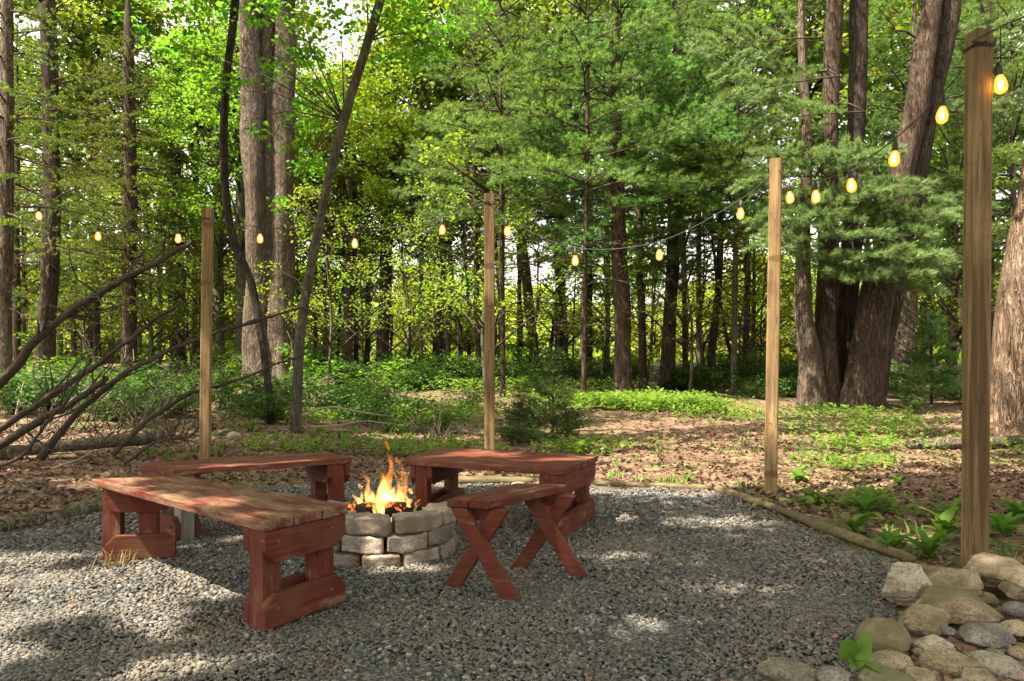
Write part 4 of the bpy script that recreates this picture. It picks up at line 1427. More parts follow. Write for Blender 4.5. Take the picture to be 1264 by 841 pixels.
def put_crown(root, key, rot=0.0, sc=1.0, dz=0.0, tilt=None, base=(0, 0, 0), scz=None):
    w, l = LIB[key]
    mt = Matrix.Translation(Vector(base) + Vector((0, 0, dz))) @ (tilt or Matrix.Identity(4)) @ Matrix.Rotation(rot, 4, 'Z') @ Matrix.Diagonal((sc, sc, scz or sc, 1))
    if w: link('limbs' if 0 else 'limb', w, None, root, mt)
    link('crown', l, None, root, mt)


# ================================================================== TREES
def trunk_mesh(P, Rr, sides, rough, seed, flare=1.5):
    """P: (n,3) polyline from the ground up, Rr radii"""
    g = Geo()
    P = np.asarray(P); rs = np.random.default_rng(seed)
    h = P[:, 2] - P[0, 2]
    Rr = np.asarray(Rr) * (1 + (flare - 1) * np.exp(-np.clip(h, 0, None) / (.22 + Rr[0] * .6)))
    g.tube(P, list(Rr), sides, rough, seed)
    return g.mesh('trunk', True)


def tree(name, lab, group, Y, pix, wpx, mat, crown=None, ztop=14, dY=0.0, rough=.10, crot=None, csc=1.0, cz=0.0, cat='tree', extra=(), root=None, flare=1.5, sway=.02, lean_keep=.5):
    """pix: photo pixels up the trunk, at distance Y; carried on above the picture to height ztop"""
    rs = random.Random(hash((pix[0], Y)) & 0xffff)
    pts = []
    for i, (px, py) in enumerate(pix):
        p = at(px, py, Y + dY * i / max(1, len(pix) - 1))
        pts.append(p)
    zb = gz(pts[0].x, pts[0].y)
    if pts[0].z > zb - .05: pts[0].z = zb - .08
    w = list(wpx) if hasattr(wpx, '__len__') else [wpx] * len(pts)
    rows = [(*p, ww / 2 / FPX * p.y) for p, ww in zip(pts, w)]
    if rows[-1][2] < ztop:
        d = Vector(rows[-1][:3]) - Vector(rows[-2][:3]) if len(rows) > 1 else Vector((0, 0, 1))
        d = d / max(d.z, .05)
        d.x *= lean_keep; d.y *= lean_keep
        z = rows[-1][2]; r = rows[-1][3]
        p = Vector(rows[-1][:3]); k = (ztop - z) / 3
        for i in range(3):
            p = p + d * k
            rows.append((p.x, p.y, p.z, max(.02, r * (1 - .3 * (i + 1)))))
    S = spline(rows, .28)
    c = Vector(S[0, :3])
    P = S[:, :3] - np.array(c)
    rng = np.random.default_rng(int(abs(c.x) * 100 + Y * 7))
    wob = np.cumsum(rng.normal(0, sway * .5, (len(P), 2)), 0); wob -= np.linspace(0, 1, len(P))[:, None] * wob[-1]
    P[:, :2] += wob * .5
    new = root is None
    if new: root = empty(name, c, lab, cat, group)
    off = c - Vector(root.location)
    P = P + np.array(off)
    link('trunk', trunk_mesh(P, np.clip(S[:, 3], .008, None), 12 if w[0] > 14 else 8, rough, int(Y * 10 + pix[0][0]), flare), mat, root)
    def axis_at(z):
        i = int(np.argmin(np.abs(P[:, 2] - z))); return P[i]
    for (key, sc, dz) in ([(crown, csc, cz)] if crown else []) + list(extra):
        a = axis_at(dz + 6)
        b = axis_at(dz + 3)
        put_crown(root, key, crot if crot is not None else rs.random() * 6.28, sc, dz, None, (b[0], b[1], 0))
    return root, P


SUN_AZ, SUN_EL = 60.0, 62.0        # heading of the light from straight ahead towards the right, and its height
SUN_TO = np.array([-math.sin(R(SUN_AZ)) * math.cos(R(SUN_EL)), -math.cos(R(SUN_AZ)) * math.cos(R(SUN_EL)), math.sin(R(SUN_EL))])

# ground spots where canopy leaves are cut away to make sun patches: x, y, long radius, short radius, heading
FLECKS = [(-2.05, 3.35, .85, .24, -.5), (-1.6, 3.38, .42, .20, -.35), (-2.4, 3.02, .55, .17, -.4), (-1.75, 3.08, .3, .08, .2), (-2.75, 4.02, .5, .09, .1), (-2.2, 3.75, .25, .1, .2), (-1.9, 2.62, .3, .07, .1), (-1.2, 2.52, .25, .06, .1),
          (-1.95, 3.95, .32, .14, -.5), (-1.3, 3.45, .4, .10, -.7), (-1.4, 4.7, .45, .10, .5), (-.02, 5.3, .32, .16, .3), (.55, 5.05, .2, .1, .3),
          (1.1, 6.2, .8, .16, .0), (1.5, 4.95, .3, .07, .2), (-.1, 6.66, .6, .14, .05), (.55, 2.9, .25, .06, .1), (1.05, 3.4, .22, .05, .0), (-.62, 3.78, .22, .07, .1), (.62, 4.0, .2, .05, .2),
          (2.62, 6.30, .16, .13, 0), (2.85, 6.46, .2, .14, .4), (3.15, 6.62, .22, .16, .4), (3.45, 6.8, .2, .14, .4), (2.2, 6.8, .6, .16, .1), (3.4, 7.6, 1.1, .28, .1), (1.2, 7.1, 1.0, .2, .05), (3.0, 7.0, .5, .12, .1), (5.0, 9.6, 1.0, .2, .1), (1.6, 7.7, .7, .14, .08), (-.5, 7.3, .6, .1, 0), (-2.95, 8.1, .25, .2, 0),
          (-3.6, 6.6, .4, .1, 0), (.9, 8.0, .9, .22, 0), (2.4, 8.6, 1.3, .32, .1), (4.6, 8.4, 1.1, .28, 0), (7.6, 10.1, 1.1, .55, .5), (5.6, 9.2, .9, .25, .1), (-4.3, 5.6, .4, .08, 0), (2.6, 4.5, .18, .12, 0), (2.75, 3.2, .14, .1, 0), (2.0, 9.6, 1.4, .18, .05), (4.2, 10.4, 1.5, .22, .1), (1.2, 11.4, 1.6, .25, 0), (3.4, 12.2, 1.6, .3, .1), (-1.2, 10.4, .9, .2, 0), (-2.2, 12.8, 1.2, .35, 0), (5.9, 7.6, .6, .2, .2), (.2, 13.4, 1.2, .3, 0), (6.5, 11.6, 1.2, .3, 0), (8.4, 14.7, 1.7, 1.0, .3)]


def in_fleck(gx, gy):
    m = np.zeros(len(gx), bool)
    wob = .16 * np.sin(gx * 9 + gy * 5) + .14 * np.sin(gx * 4.3 - gy * 13 + 1) + .12 * np.sin(gy * 23 + gx * 17)
    for (x, y, a, b, h) in FLECKS:
        dx, dy = gx - x, gy - y
        if y > 6.4: a, b = a * 1.15, b * 1.35
        u = dx * math.cos(h) + dy * math.sin(h); v = -dx * math.sin(h) + dy * math.cos(h)
        m |= ((u / (a + .10)) ** 2 + (v / (b + .09)) ** 2) < (1 + wob) ** 2 * 1.1
    return m


def canopy_keep(origin):
    o = np.array(origin)

    def k(P):
        W = P + o
        t = (W[:, 2]) / SUN_TO[2]
        gx = W[:, 0] - SUN_TO[0] * t; gy = W[:, 1] - SUN_TO[1] * t
        return ~in_fleck(gx, gy)
    return k


def build_canopy_trees():
    """trees standing beside and behind the viewer, outside the picture, whose crowns shade the clearing"""
    spots = [(-7.2, 9.05, 7.6, 12.5, 3.2), (-7.4, 3.2, 6.5, 12, 3.6), (-5.6, -1.6, 6.5, 12.5, 3.8), (-9.6, .2, 7, 13, 3.4), (-2.4, -3.6, 7, 13, 3.6), (1.9, -2.6, 7, 12.5, 3.4), (4.3, 3.3, 6, 10.5, 2.4), (-2.8, .6, 7.5, 12, 3.2), (-5.4, 5.6, 7.8, 12, 3.0), (.2, 3.2, 8, 12, 2.6), (2.6, 6.8, 9, 13, 2.2), (-.8, 8.0, 7.5, 12, 3.0), (1.9, 9.0, 8.2, 12, 2.6), (-4.4, 9.8, 8.4, 12.5, 3.0), (5.2, 8.6, 8, 12, 2.4), (-7.6, 11.4, 8.4, 12.5, 3.2)]
    for i, (x, y, z0, z1, Rr) in enumerate(spots):
        crown_only = i >= 7
        if crown_only:      # added crowns set where shade is wanted, on unseen trunks
            bx, by = {7: (-4.2, -1.4), 8: (-8.6, 6.2), 9: (3.6, -.8), 10: (6.8, 5.0), 11: (-8.8, 10.2), 12: (8.6, 9.2), 13: (-9.6, 11.2), 14: (9.2, 7.4), 15: (-11.6, 12.2)}[i]
        else:
            bx, by = x, y
        b = Vector((bx, by, gz(bx, by) - .1))
        root = empty('canopy_tree', b, 'tall leafy tree shading the clearing from outside the picture', 'tree', 'trees around the clearing outside the picture')
        g = [(0, 0, 0), ((x - bx) * .02, (y - by) * .02, z0 * .5), ((x - bx) * .12, (y - by) * .12, z0 * .98), ((x - bx) * .65, (y - by) * .65, z0 + (z1 - z0) * .45), (x - bx, y - by, z1)]
        P = spline([(*p, r) for p, r in zip(g, (.2, .18, .15, .08, .02))], .4)
        link('trunk', trunk_mesh(P[:, :3], P[:, 3], 10, .1, i), M['bark_brown'], root)
        o = Vector((x, y, 0)) - b; o.z = 0
        w, l = leaf_crown(100 + i, z0, z1, Rr, int((165 if i < 11 else 62) * (Rr / 3.4) ** 2), 80, .17, True, .85, canopy_keep((x, y, 0)), .3, .35)
        w.materials.append(M['twig']); l.materials.append(M['maple'])
        mt = Matrix.Translation(o + Vector((0, 0, -b.z)))
        link('limb', w, None, root, mt); link('crown', l, None, root, mt)


def hero_leaves():
    r = [o for o in COL.objects if o.name.startswith('sapling_tree')][-1]
    base = Vector(r.location)
    cr = Crown(71); rng = cr.rng
    for (px, py, Y, n, R_) in [(385, 60, 11.4, 5, .9), (375, 130, 11.6, 4, .8), (392, 185, 11.2, 4, .7), (372, 205, 11.8, 3, .6), (420, 20, 11, 5, .9), (500, 30, 10.8, 6, 1.0), (540, 60, 11, 4, .9), (470, 75, 11.5, 3, .7), (560, 15, 11.3, 5, 1.0), (450, -40, 10.8, 6, 1.2), (400, 110, 12, 4, .8), (250, 20, 11.8, 3, .9), (350, 10, 11.8, 4, .8), (225, 60, 12, 3, .8), (345, 90, 11.8, 3, .6), (300, 150, 12, 2, .5), (350, 250, 11.6, 2, .45), (325, 15, 11.8, 3, .7), (265, 110, 12, 3, .6)]:
        q = np.array(at(px, py, Y) - base)
        s = np.array(at(455, 50, 10.6) - base) if px > 430 else np.array(at(425, 150, 10.6) - base)
        m = (q + s) / 2 + np.array([0, 0, .18])
        cr.wood.tube([s, m, q], [.013, .009, .003], 5)
        for k in range(n):
            cr.spray(q + rng.normal(0, .3 * R_, 3) * np.array([1, 1, .6]), .36 * R_, int(42 * R_), .06, .10)
    V, F = cr.leaves()
    link('limb', cr.wood.mesh('limb'), M['twig'], r)
    link('crown', np_mesh('crown', V, F), M['maple'], r)


def build_trees():
    G1 = 'big trees around the clearing'
    bd, bb, bp, bg = M['bark_dark'], M['bark_brown'], M['bark_pale'], M['bark_grey']
    tree('tree', 'pale lit trunk cut by the left edge of the picture', G1, 16, [(6, 470), (8, 200), (10, 40)], [16, 15, 14], bp, 'hemB', 13)
    tree('tree', 'dark straight trunk rising behind the brush heap, second from the left edge', G1, 20, [(52, 480), (58, 400), (64, 250), (60, 80), (59, 0)], [24, 21, 19, 18, 17], bd, 'hemB', 14)
    tree('tree', 'pinkish brown trunk with forking dead limbs between the lit bulbs', G1, 23, [(160, 470), (160, 330), (162, 220), (160, 120), (158, 40)], [18, 16, 15, 13, 10], bb, 'hemA', 14, extra=[('hemB', .9, .5)])
    tree('tree', 'dim brown trunk just left of the branch side post', G1, 28, [(222, 462), (216, 330), (214, 200), (212, 60)], [18, 18, 17, 15], bd, 'hemB', 13)
    tree('tree', 'thin pale trunk partly hidden by the branch side post', G1, 27, [(272, 462), (270, 300), (268, 160), (266, 30)], [12, 12, 11, 10], bg, 'mapleA', 13)
    # slender saplings near the pad
    tree('sapling_tree', 'slender dark sapling bending over beside the big twin trunk', G1, 12.4, [(335, 523), (330, 470), (322, 410), (309, 345), (292, 310), (283, 270), (277, 200), (279, 110), (287, 40), (292, -20)], [9, 9, 9, 10, 10, 10, 10, 10, 10, 10], bd, None, 9, sway=.01, flare=1.3, lean_keep=.2)
    tree('sapling_tree', 'slender grey sapling leaning strongly to one side beyond the long benches', G1, 10.6, [(364, 535), (367, 480), (370, 420), (380, 350), (398, 260), (412, 200), (430, 130), (452, 60), (473, -10)], [13, 12, 12, 12, 12, 12, 12, 11, 11], bg, None, 8, sway=.01, flare=1.25, lean_keep=.5)
    hero_leaves()
    # big twin trunk
    r, P = tree('tree', 'huge pale trunk of twin stems behind the curved sapling', G1, 21, [(319, 470), (317, 380), (316, 280), (313, 180), (309, 80), (306, -10)], [38, 29, 26, 26, 26, 25], bp, 'mapleA', 15, rough=.16, cz=7.5, csc=.8)
    tree('tree', '', G1, 21.2, [(342, 470), (345, 380), (348, 280), (350, 180), (350, 80), (352, -10)], [38, 30, 28, 27, 26, 24], bp, None, 15, root=r, rough=.16)
    tree('tree', '', G1, 21.3, [(330, 470), (332, 330), (332, 200), (330, 90), (333, -10)], [30, 22, 20, 18, 17], bp, None, 14, root=r, rough=.16)
    tree('tree', 'grey trunk half hidden behind the big twin trunk', G1, 25, [(296, 462), (297, 330), (296, 250), (302, 160), (300, 20)], [14, 14, 13, 12, 11], bg, 'mapleA', 13)
    tree('tree', 'straight thin pale trunk between the leaning sapling and the dark flared tree', G1, 27, [(428, 465), (430, 340), (431, 230), (429, 150), (428, 80)], [13, 12, 11, 10, 9], bp, 'limeA', 13, crot=1)
    tree('tree', 'stout dark tree with a pale flared foot in the middle distance', G1, 27, [(471, 462), (474, 400), (477, 300), (480, 200), (482, 100), (484, 0)], [15, 15, 16, 17, 17, 17], bb, 'limeA', 15, flare=1.35, cz=1.5)
    tree('tree', 'tilted slim pale trunk behind the slim post', G1, 26, [(661, 463), (655, 400), (648, 330), (642, 260), (638, 180), (636, 60)], [12, 12, 12, 11, 10, 9], bp, 'pineB', 13, lean_keep=.2)
    tree('pine_tree', 'thin dark pine trunk in the middle of the clearing edge', G1, 26, [(728, 465), (727, 380), (728, 260), (727, 150)], [9, 9, 8, 7], bd, 'pineA', 12, csc=.95)
    tree('pine_tree', 'sturdy brown pine with broad boughs, nearest of the middle trees', G1, 18.3, [(770, 491), (769, 430), (766, 330), (763, 240), (760, 160), (759, 60)], [23, 20, 20, 18, 15, 12], bb, 'pineA', 14, crot=.4)
    tree('tree', 'slim brown trunk close beside the sturdy brown pine', G1, 21, [(794, 481), (792, 400), (789, 300), (788, 200), (786, 90)], [11, 10, 10, 9, 8], bb, 'pineB', 13)
    tree('pine_tree', 'straight dark pine between the sturdy brown pine and the corner post', G1, 20.6, [(823, 482), (827, 400), (831, 300), (834, 200), (838, 100), (840, 0)], [19, 17, 16, 16, 15, 14], bd, 'pineA', 15, crot=2.2, csc=1.0, cz=.3)
    tree('tree', 'thin dark bending trunk left of the corner post', G1, 23, [(878, 472), (880, 420), (887, 350), (889, 270), (884, 180)], [10, 10, 9, 8, 7], bd, 'pineC', 11)
    # many stemmed cluster
    r, P = tree('tree', 'massive tree of many stems with bright hanging boughs behind the corner post', G1, 15.3, [(1003, 506), (999, 440), (992, 370), (993, 280), (996, 190), (990, 60)], [34, 26, 22, 15, 12, 10], bp, None, 12, rough=.14, flare=1.15)
    tree('tree', '', G1, 15.5, [(1024, 506), (1020, 430), (1022, 340), (1026, 200), (1029, 100), (1031, 0)], [32, 27, 24, 20, 19, 18], bb, None, 14, root=r, rough=.14, flare=1.15)
    tree('tree', '', G1, 15.8, [(1035, 506), (1044, 400), (1050, 300), (1054, 200), (1058, 100), (1060, 0)], [32, 25, 23, 22, 21, 20], bd, None, 15, root=r, rough=.14, flare=1.15)
    tree('tree', '', G1, 15.1, [(1062, 508), (1072, 430), (1088, 340), (1104, 270), (1120, 190), (1134, 120), (1150, 0)], [50, 40, 36, 32, 29, 25, 23], bb, None, 15, root=r, rough=.15, flare=1.12)
    tree('tree', '', G1, 15.3, [(1075, 506), (1092, 400), (1110, 310), (1130, 220), (1150, 120), (1176, -10)], [32, 27, 26, 24, 22, 20], bd, None, 15, root=r, rough=.14, flare=1.15)
    # boughs hanging in front of the cluster
    c = Crown(61)
    base = Vector(r.location)
    for (px, py, Y, L, az) in [(1062, 352, 14.2, 1.5, -1.9), (1085, 345, 14.0, 1.5, -1.2), (1100, 335, 14.4, 1.4, -.4), (1075, 330, 14.3, 1.5, -2.4), (1048, 335, 14.6, 1.2, -2.8), (1110, 350, 14.2, 1.2, -.9),
                                 (1000, 300, 14.4, 1.5, -2.5), (1020, 275, 14.4, 1.5, -1.6), (985, 260, 14.8, 1.5, 2.9), (1045, 270, 14.4, 1.5, -.8), (1080, 265, 14.8, 1.6, -.2), (1040, 240, 14.6, 1.6, -1.5), (1010, 240, 14.8, 1.6, -2.4),
                                 (1150, 250, 15.4, 1.6, -.1), (970, 230, 15.2, 1.6, 2.8), (1000, 150, 15, 2, 3.0), (960, 110, 15, 2.2, 2.9), 
                                 (940, 60, 15, 2.2, 3.0), (1180, 150, 15.6, 2, .2), (1190, 60, 15.6, 2, .1), (1150, 330, 15.2, 1.2, 0), (990, 330, 14.6, 1.1, -2.0), (1090, 320, 13.9, 1.5, -1.6), (1068, 318, 13.8, 1.4, -2.1), (1112, 318, 14.0, 1.3, -1.0), (1050, 300, 14.0, 1.5, -1.7), (1030, 255, 14.0, 1.5, -1.3), (1065, 250, 14.2, 1.5, -1.0), (1090, 280, 14.3, 1.5, -1.4), (1000, 270, 14.2, 1.4, -2.0), (975, 295, 14.5, 1.3, -2.7), (1125, 270, 14.6, 1.5, -.6), (1010, 215, 14.4, 1.6, -1.9), (1050, 205, 14.4, 1.6, -1.2), (1085, 225, 14.5, 1.5, -.9), (985, 200, 14.6, 1.7, -2.6)]:
        q = at(px, py, Y) - base
        d = np.array([math.cos(az), math.sin(az), 0])
        s0 = np.array(at(min(1105, max(1000, 1055 + (px - 1055) * .45)), py - 22, 15.25) - base)
        e0 = np.array(q) - d * L * .55 + np.array([0, 0, .15])
        c.wood.tube([s0, (s0 + e0) / 2 + np.array([0, 0, .08]), e0], [.024, .02, .017], 5)
        c.bough(np.array(q) - d * L * .55 + np.array([0, 0, .15]), az, L * 1.2, .02, .25, 3.0, .12, .018, side=.58)
    V, F = needles_from_tufts(np.concatenate(c.tp), np.concatenate(c.td), 18, .12, .011, c.rng)
    link('limb', c.wood.mesh('limb'), M['twig'], r)
    link('crown', np_mesh('crown', V, F), M['pine_sunlit'], r)
    put_crown(r, 'pineB', 1.0, 1.0, 5.0, None, (.3, 1.2, 0))
    tree('tree', 'pale grey trunk showing between the many stemmed tree and the thickest post', G1, 20, [(1107, 474), (1112, 420), (1116, 350), (1122, 250)], [38, 32, 29, 24], bp, 'pineB', 12, rough=.14)
    tree('tree', 'dark distant trunk between the young pine and the thickest post', G1, 22, [(1174, 470), (1175, 380), (1176, 280), (1178, 140), (1180, 0)], [13, 12, 12, 12, 12], bd, 'pineA', 14)
    tree('tree', 'dark trunk behind the top of the thickest post', G1, 18, [(1214, 480), (1216, 300), (1218, 150), (1222, -10)], [22, 22, 22, 21], bd, 'pineC', 14, cz=1.2)
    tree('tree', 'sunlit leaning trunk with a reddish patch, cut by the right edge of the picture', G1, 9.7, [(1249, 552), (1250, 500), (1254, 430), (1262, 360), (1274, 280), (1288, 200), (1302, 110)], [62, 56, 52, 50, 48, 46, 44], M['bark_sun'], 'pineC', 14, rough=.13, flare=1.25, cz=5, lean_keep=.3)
    # supporting conifers that fill the upper picture
    for i, (px, Y, key, sc, w, lab) in enumerate([
            (590, 22, 'pineA', 1.0, 9, 'slim pine hidden among its own boughs left of the slim post'), (690, 24, 'pineB', 1.0, 7, 'slim pine between the tilted trunk and the thin dark pine'), (905, 19, 'pineA', .95, 10, 'pine with dense boughs just left of the corner post'),
            (960, 24, 'pineB', 1.05, 10, 'pine standing directly behind the corner post'), (545, 29, 'limeA', 1.0, 6, 'slim leafy tree behind the flames in the far row'), (1140, 26, 'pineC', 1.1, 9, 'pine far behind the leaning stem of the many stemmed tree'),
            (120, 26, 'hemA', 1.05, 12, 'hemlock between the second and third trunks from the left edge'), (20, 24, 'hemA', 1.0, 12, 'hemlock behind the pale trunk at the left edge'), (195, 33, 'hemB', 1.05, 10, 'distant hemlock left of the branch side post'),
            (30, 26, 'limeB', 1.2, 7, 'low bright leafy tree near the left edge behind the dark trunk'), (112, 29, 'limeB', 1.3, 7, 'low bright leafy tree beyond the pinkish trunk'), (188, 25, 'limeB', 1.1, 7, 'low bright leafy tree left of the branch side post'), (248, 30, 'limeB', 1.3, 7, 'low bright leafy tree right behind the branch side post'), (400, 31, 'limeB', 1.2, 7, 'low bright leafy tree beyond the leaning sapling'), (1150, 27, 'limeB', 1.2, 7, 'low bright leafy tree beyond the young pine'), (930, 30, 'limeB', 1.2, 7, 'low bright leafy tree beyond the corner post'),
            (310, 33, 'limeB', 1.50, 5, 'young leafy tree beyond the big twin trunk'),
            (352, 36, 'limeB', 1.60, 5, 'young leafy tree between the twin trunk and the leaning sapling, far back'),
            (455, 35, 'limeB', 1.60, 5, 'young leafy tree just left of the flared dark tree, far back'),
            (985, 34, 'limeB', 1.50, 5, 'young leafy tree seen past the many stemmed tree'),
            (1195, 26, 'limeB', 1.30, 5, 'young leafy tree beside the thickest post, far back'),
            (1245, 25, 'limeB', 1.30, 5, 'young leafy tree behind the sunlit leaning trunk'),
            (140, 35, 'limeB', 1.60, 5, 'young leafy tree far beyond the pinkish trunk'),
            (10, 33, 'limeB', 1.60, 5, 'young leafy tree far beyond the left edge trunk'),
            (240, 36, 'limeA', 1.2, 10, 'distant leafy tree right behind the branch side post'), (390, 28, 'limeA', 1.0, 7, 'leafy maple between the twin trunk and the leaning sapling'), (520, 25, 'limeA', 1.05, 8, 'bright leafy tree beside the stout dark flared tree'),
            (1215, 19.5, 'pineC', .9, 9, 'young pine with low boughs behind the thickest post'), (440, 33, 'limeA', 1.2, 9, 'bright distant leafy tree behind the straight thin trunk'), (1250, 16, 'pineC', 1.0, 10, 'pine behind the sunlit leaning trunk'),
            (720, 17, 'pineB', .95, 9, 'pine with a thin stem just left of the sturdy brown pine'), (620, 18.5, 'pineB', .95, 9, 'thin stemmed pine beyond the slim post top'), (862, 22, 'pineB', 1.0, 10, 'pine whose boughs hang between the straight dark pine and the corner post'), (1085, 24, 'pineB', .9, 11, 'pine behind the stems of the many stemmed tree'),
            (75, 36, 'limeA', 1.3, 10, 'bright distant leafy tree behind the brush heap'), (640, 31, 'pineB', 1.1, 8, 'distant pine behind the slim post')]):
        nm = 'pine_tree' if key.startswith('pine') else ('hemlock_tree' if key.startswith('hem') else 'tree')
        jx = (i * 37 % 11) - 5
        tree(nm, lab, 'trees filling the forest edge', Y, [(px, 470), (px + jx * .5, 370 if key == 'limeB' else 320), (px + jx, 300 if key == 'limeB' else 160)], [w * .75, w * .66, w * .5], (bb, bb, bg)[i % 3], key, 7 if key == 'limeB' else 13, csc=sc, flare=1.2)
    # tall leafy trees behind, whose crowns close the upper picture
    rs = random.Random(41)
    for i, px in enumerate(range(20, 1260, 74)):
        if 350 < px < 530: continue
        Y = rs.uniform(25, 31); px = px + rs.uniform(-16, 16); w = rs.uniform(4.5, 8)
        tree('tree', 'tall leafy tree whose high crown closes the view above the meadow', 'tall leafy trees closing the upper view', Y, [(px, 462), (px + rs.uniform(-6, 6), 330), (px + rs.uniform(-9, 9), 200)], [w, w * .9, w * .75], (bb, bg, bd)[i % 3],
             'bgA' if i % 3 else 'bgB', 14, csc=rs.uniform(1.05, 1.3), cz=(0 if i % 3 else 2.0), rough=.06, flare=1.2, lean_keep=.2, extra=([('bgA', .9, 4.5)] if i % 3 == 1 else []))
    # slim leafy saplings in the understory
    rs = random.Random(43)
    for i, (px, Y) in enumerate([(362, 24), (405, 20), (448, 23), (500, 21), (532, 26), (566, 22), (610, 25), (655, 21), (700, 24), (742, 22), (800, 25), (850, 19), (872, 24), (912, 21), (940, 25), (110, 27), (238, 24), (1140, 19), (1195, 17), (600, 18), (478, 30), (690, 29), (545, 32), (790, 30)]):
        w = rs.uniform(2.5, 4.5) * 22 / Y
        tree('sapling_tree', 'slim leafy sapling with small bright leaves in the understory', 'leafy saplings in the understory', Y, [(px, 470), (px + rs.uniform(-7, 7), 400), (px + rs.uniform(-14, 14), 320)], [w, w * .8, w * .5], (bb, bg)[i % 2],
             'under', 5, csc=rs.uniform(.85, 1.25), rough=.04, flare=1.1, sway=.04)
    # thin trunks in front of the meadow
    rs = random.Random(77)
    cols = [500, 508, 519, 531, 541, 552, 562, 572, 580, 588, 596, 616, 625, 674, 686, 697, 708, 717, 742, 752, 805, 815, 848, 862, 896, 908, 918, 928, 345, 375, 402, 415, 452, 462, 185, 172, 130, 98, 30, 972, 1150, 1190, 1235, 1125, 640]
    labs = ['thin bare dark trunk against the bright meadow', 'thin leaning dark trunk against the bright meadow']
    for i, px in enumerate([q for k, q in enumerate(cols) if k % 3]):
        Y = rs.uniform(27, 36); lean = rs.uniform(-9, 9) if i % 4 else rs.uniform(-34, 34)
        w = rs.uniform(2.0, 4.6) if i != 2 else 8
        tree('tree', labs[1 if abs(lean) > 9 else 0], 'thin trunks leaning before the meadow' if abs(lean) > 9 else 'thin straight trunks before the meadow', Y, [(px, 462), (px + lean * .4 + rs.uniform(-3, 3), 390), (px + lean * .8 + rs.uniform(-3, 3), 310), (px + lean, 220)], [w * 1.15, w, w * .9, w * .7],
             (bd, bd, bb, bg)[i % 4], ('bgB', None, None, None, None, 'limeB', None)[i % 7], 9 if i % 3 else 12, csc=rs.uniform(.8, 1.1), rough=.05, sway=.05, lean_keep=.3)
    # bushes and trees of the open meadow and beyond
    for i in range(95):
        x = rs.uniform(-42, 42); y = rs.uniform(43, 62)
        root = empty('meadow_bush', (x, y, gz(x, y) - .1), 'bright sunlit bush growing in the meadow beyond the trees', 'bush', 'bushes in the far meadow')
        put_crown(root, 'bush', rs.random() * 6.28, rs.uniform(1.0, 1.5), 0, scz=rs.uniform(.8, 1.7))
    for i in range(26):
        x = rs.uniform(-75, 75); y = rs.uniform(78, 110)
        root = empty('tree', (x, y, gz(x, y) - .1), 'far leafy tree on the other side of the meadow', 'tree', 'far trees across the meadow')
        g = Geo(); g.tube([(0, 0, 0), (.1, 0, 4), (0, .1, 9)], [.2, .16, .05], 6)
        link('trunk', g.mesh('trunk', True), bd, root)
        put_crown(root, 'bgA' if i % 2 else 'bgB', rs.random() * 6.28, rs.uniform(.9, 1.3), 0)


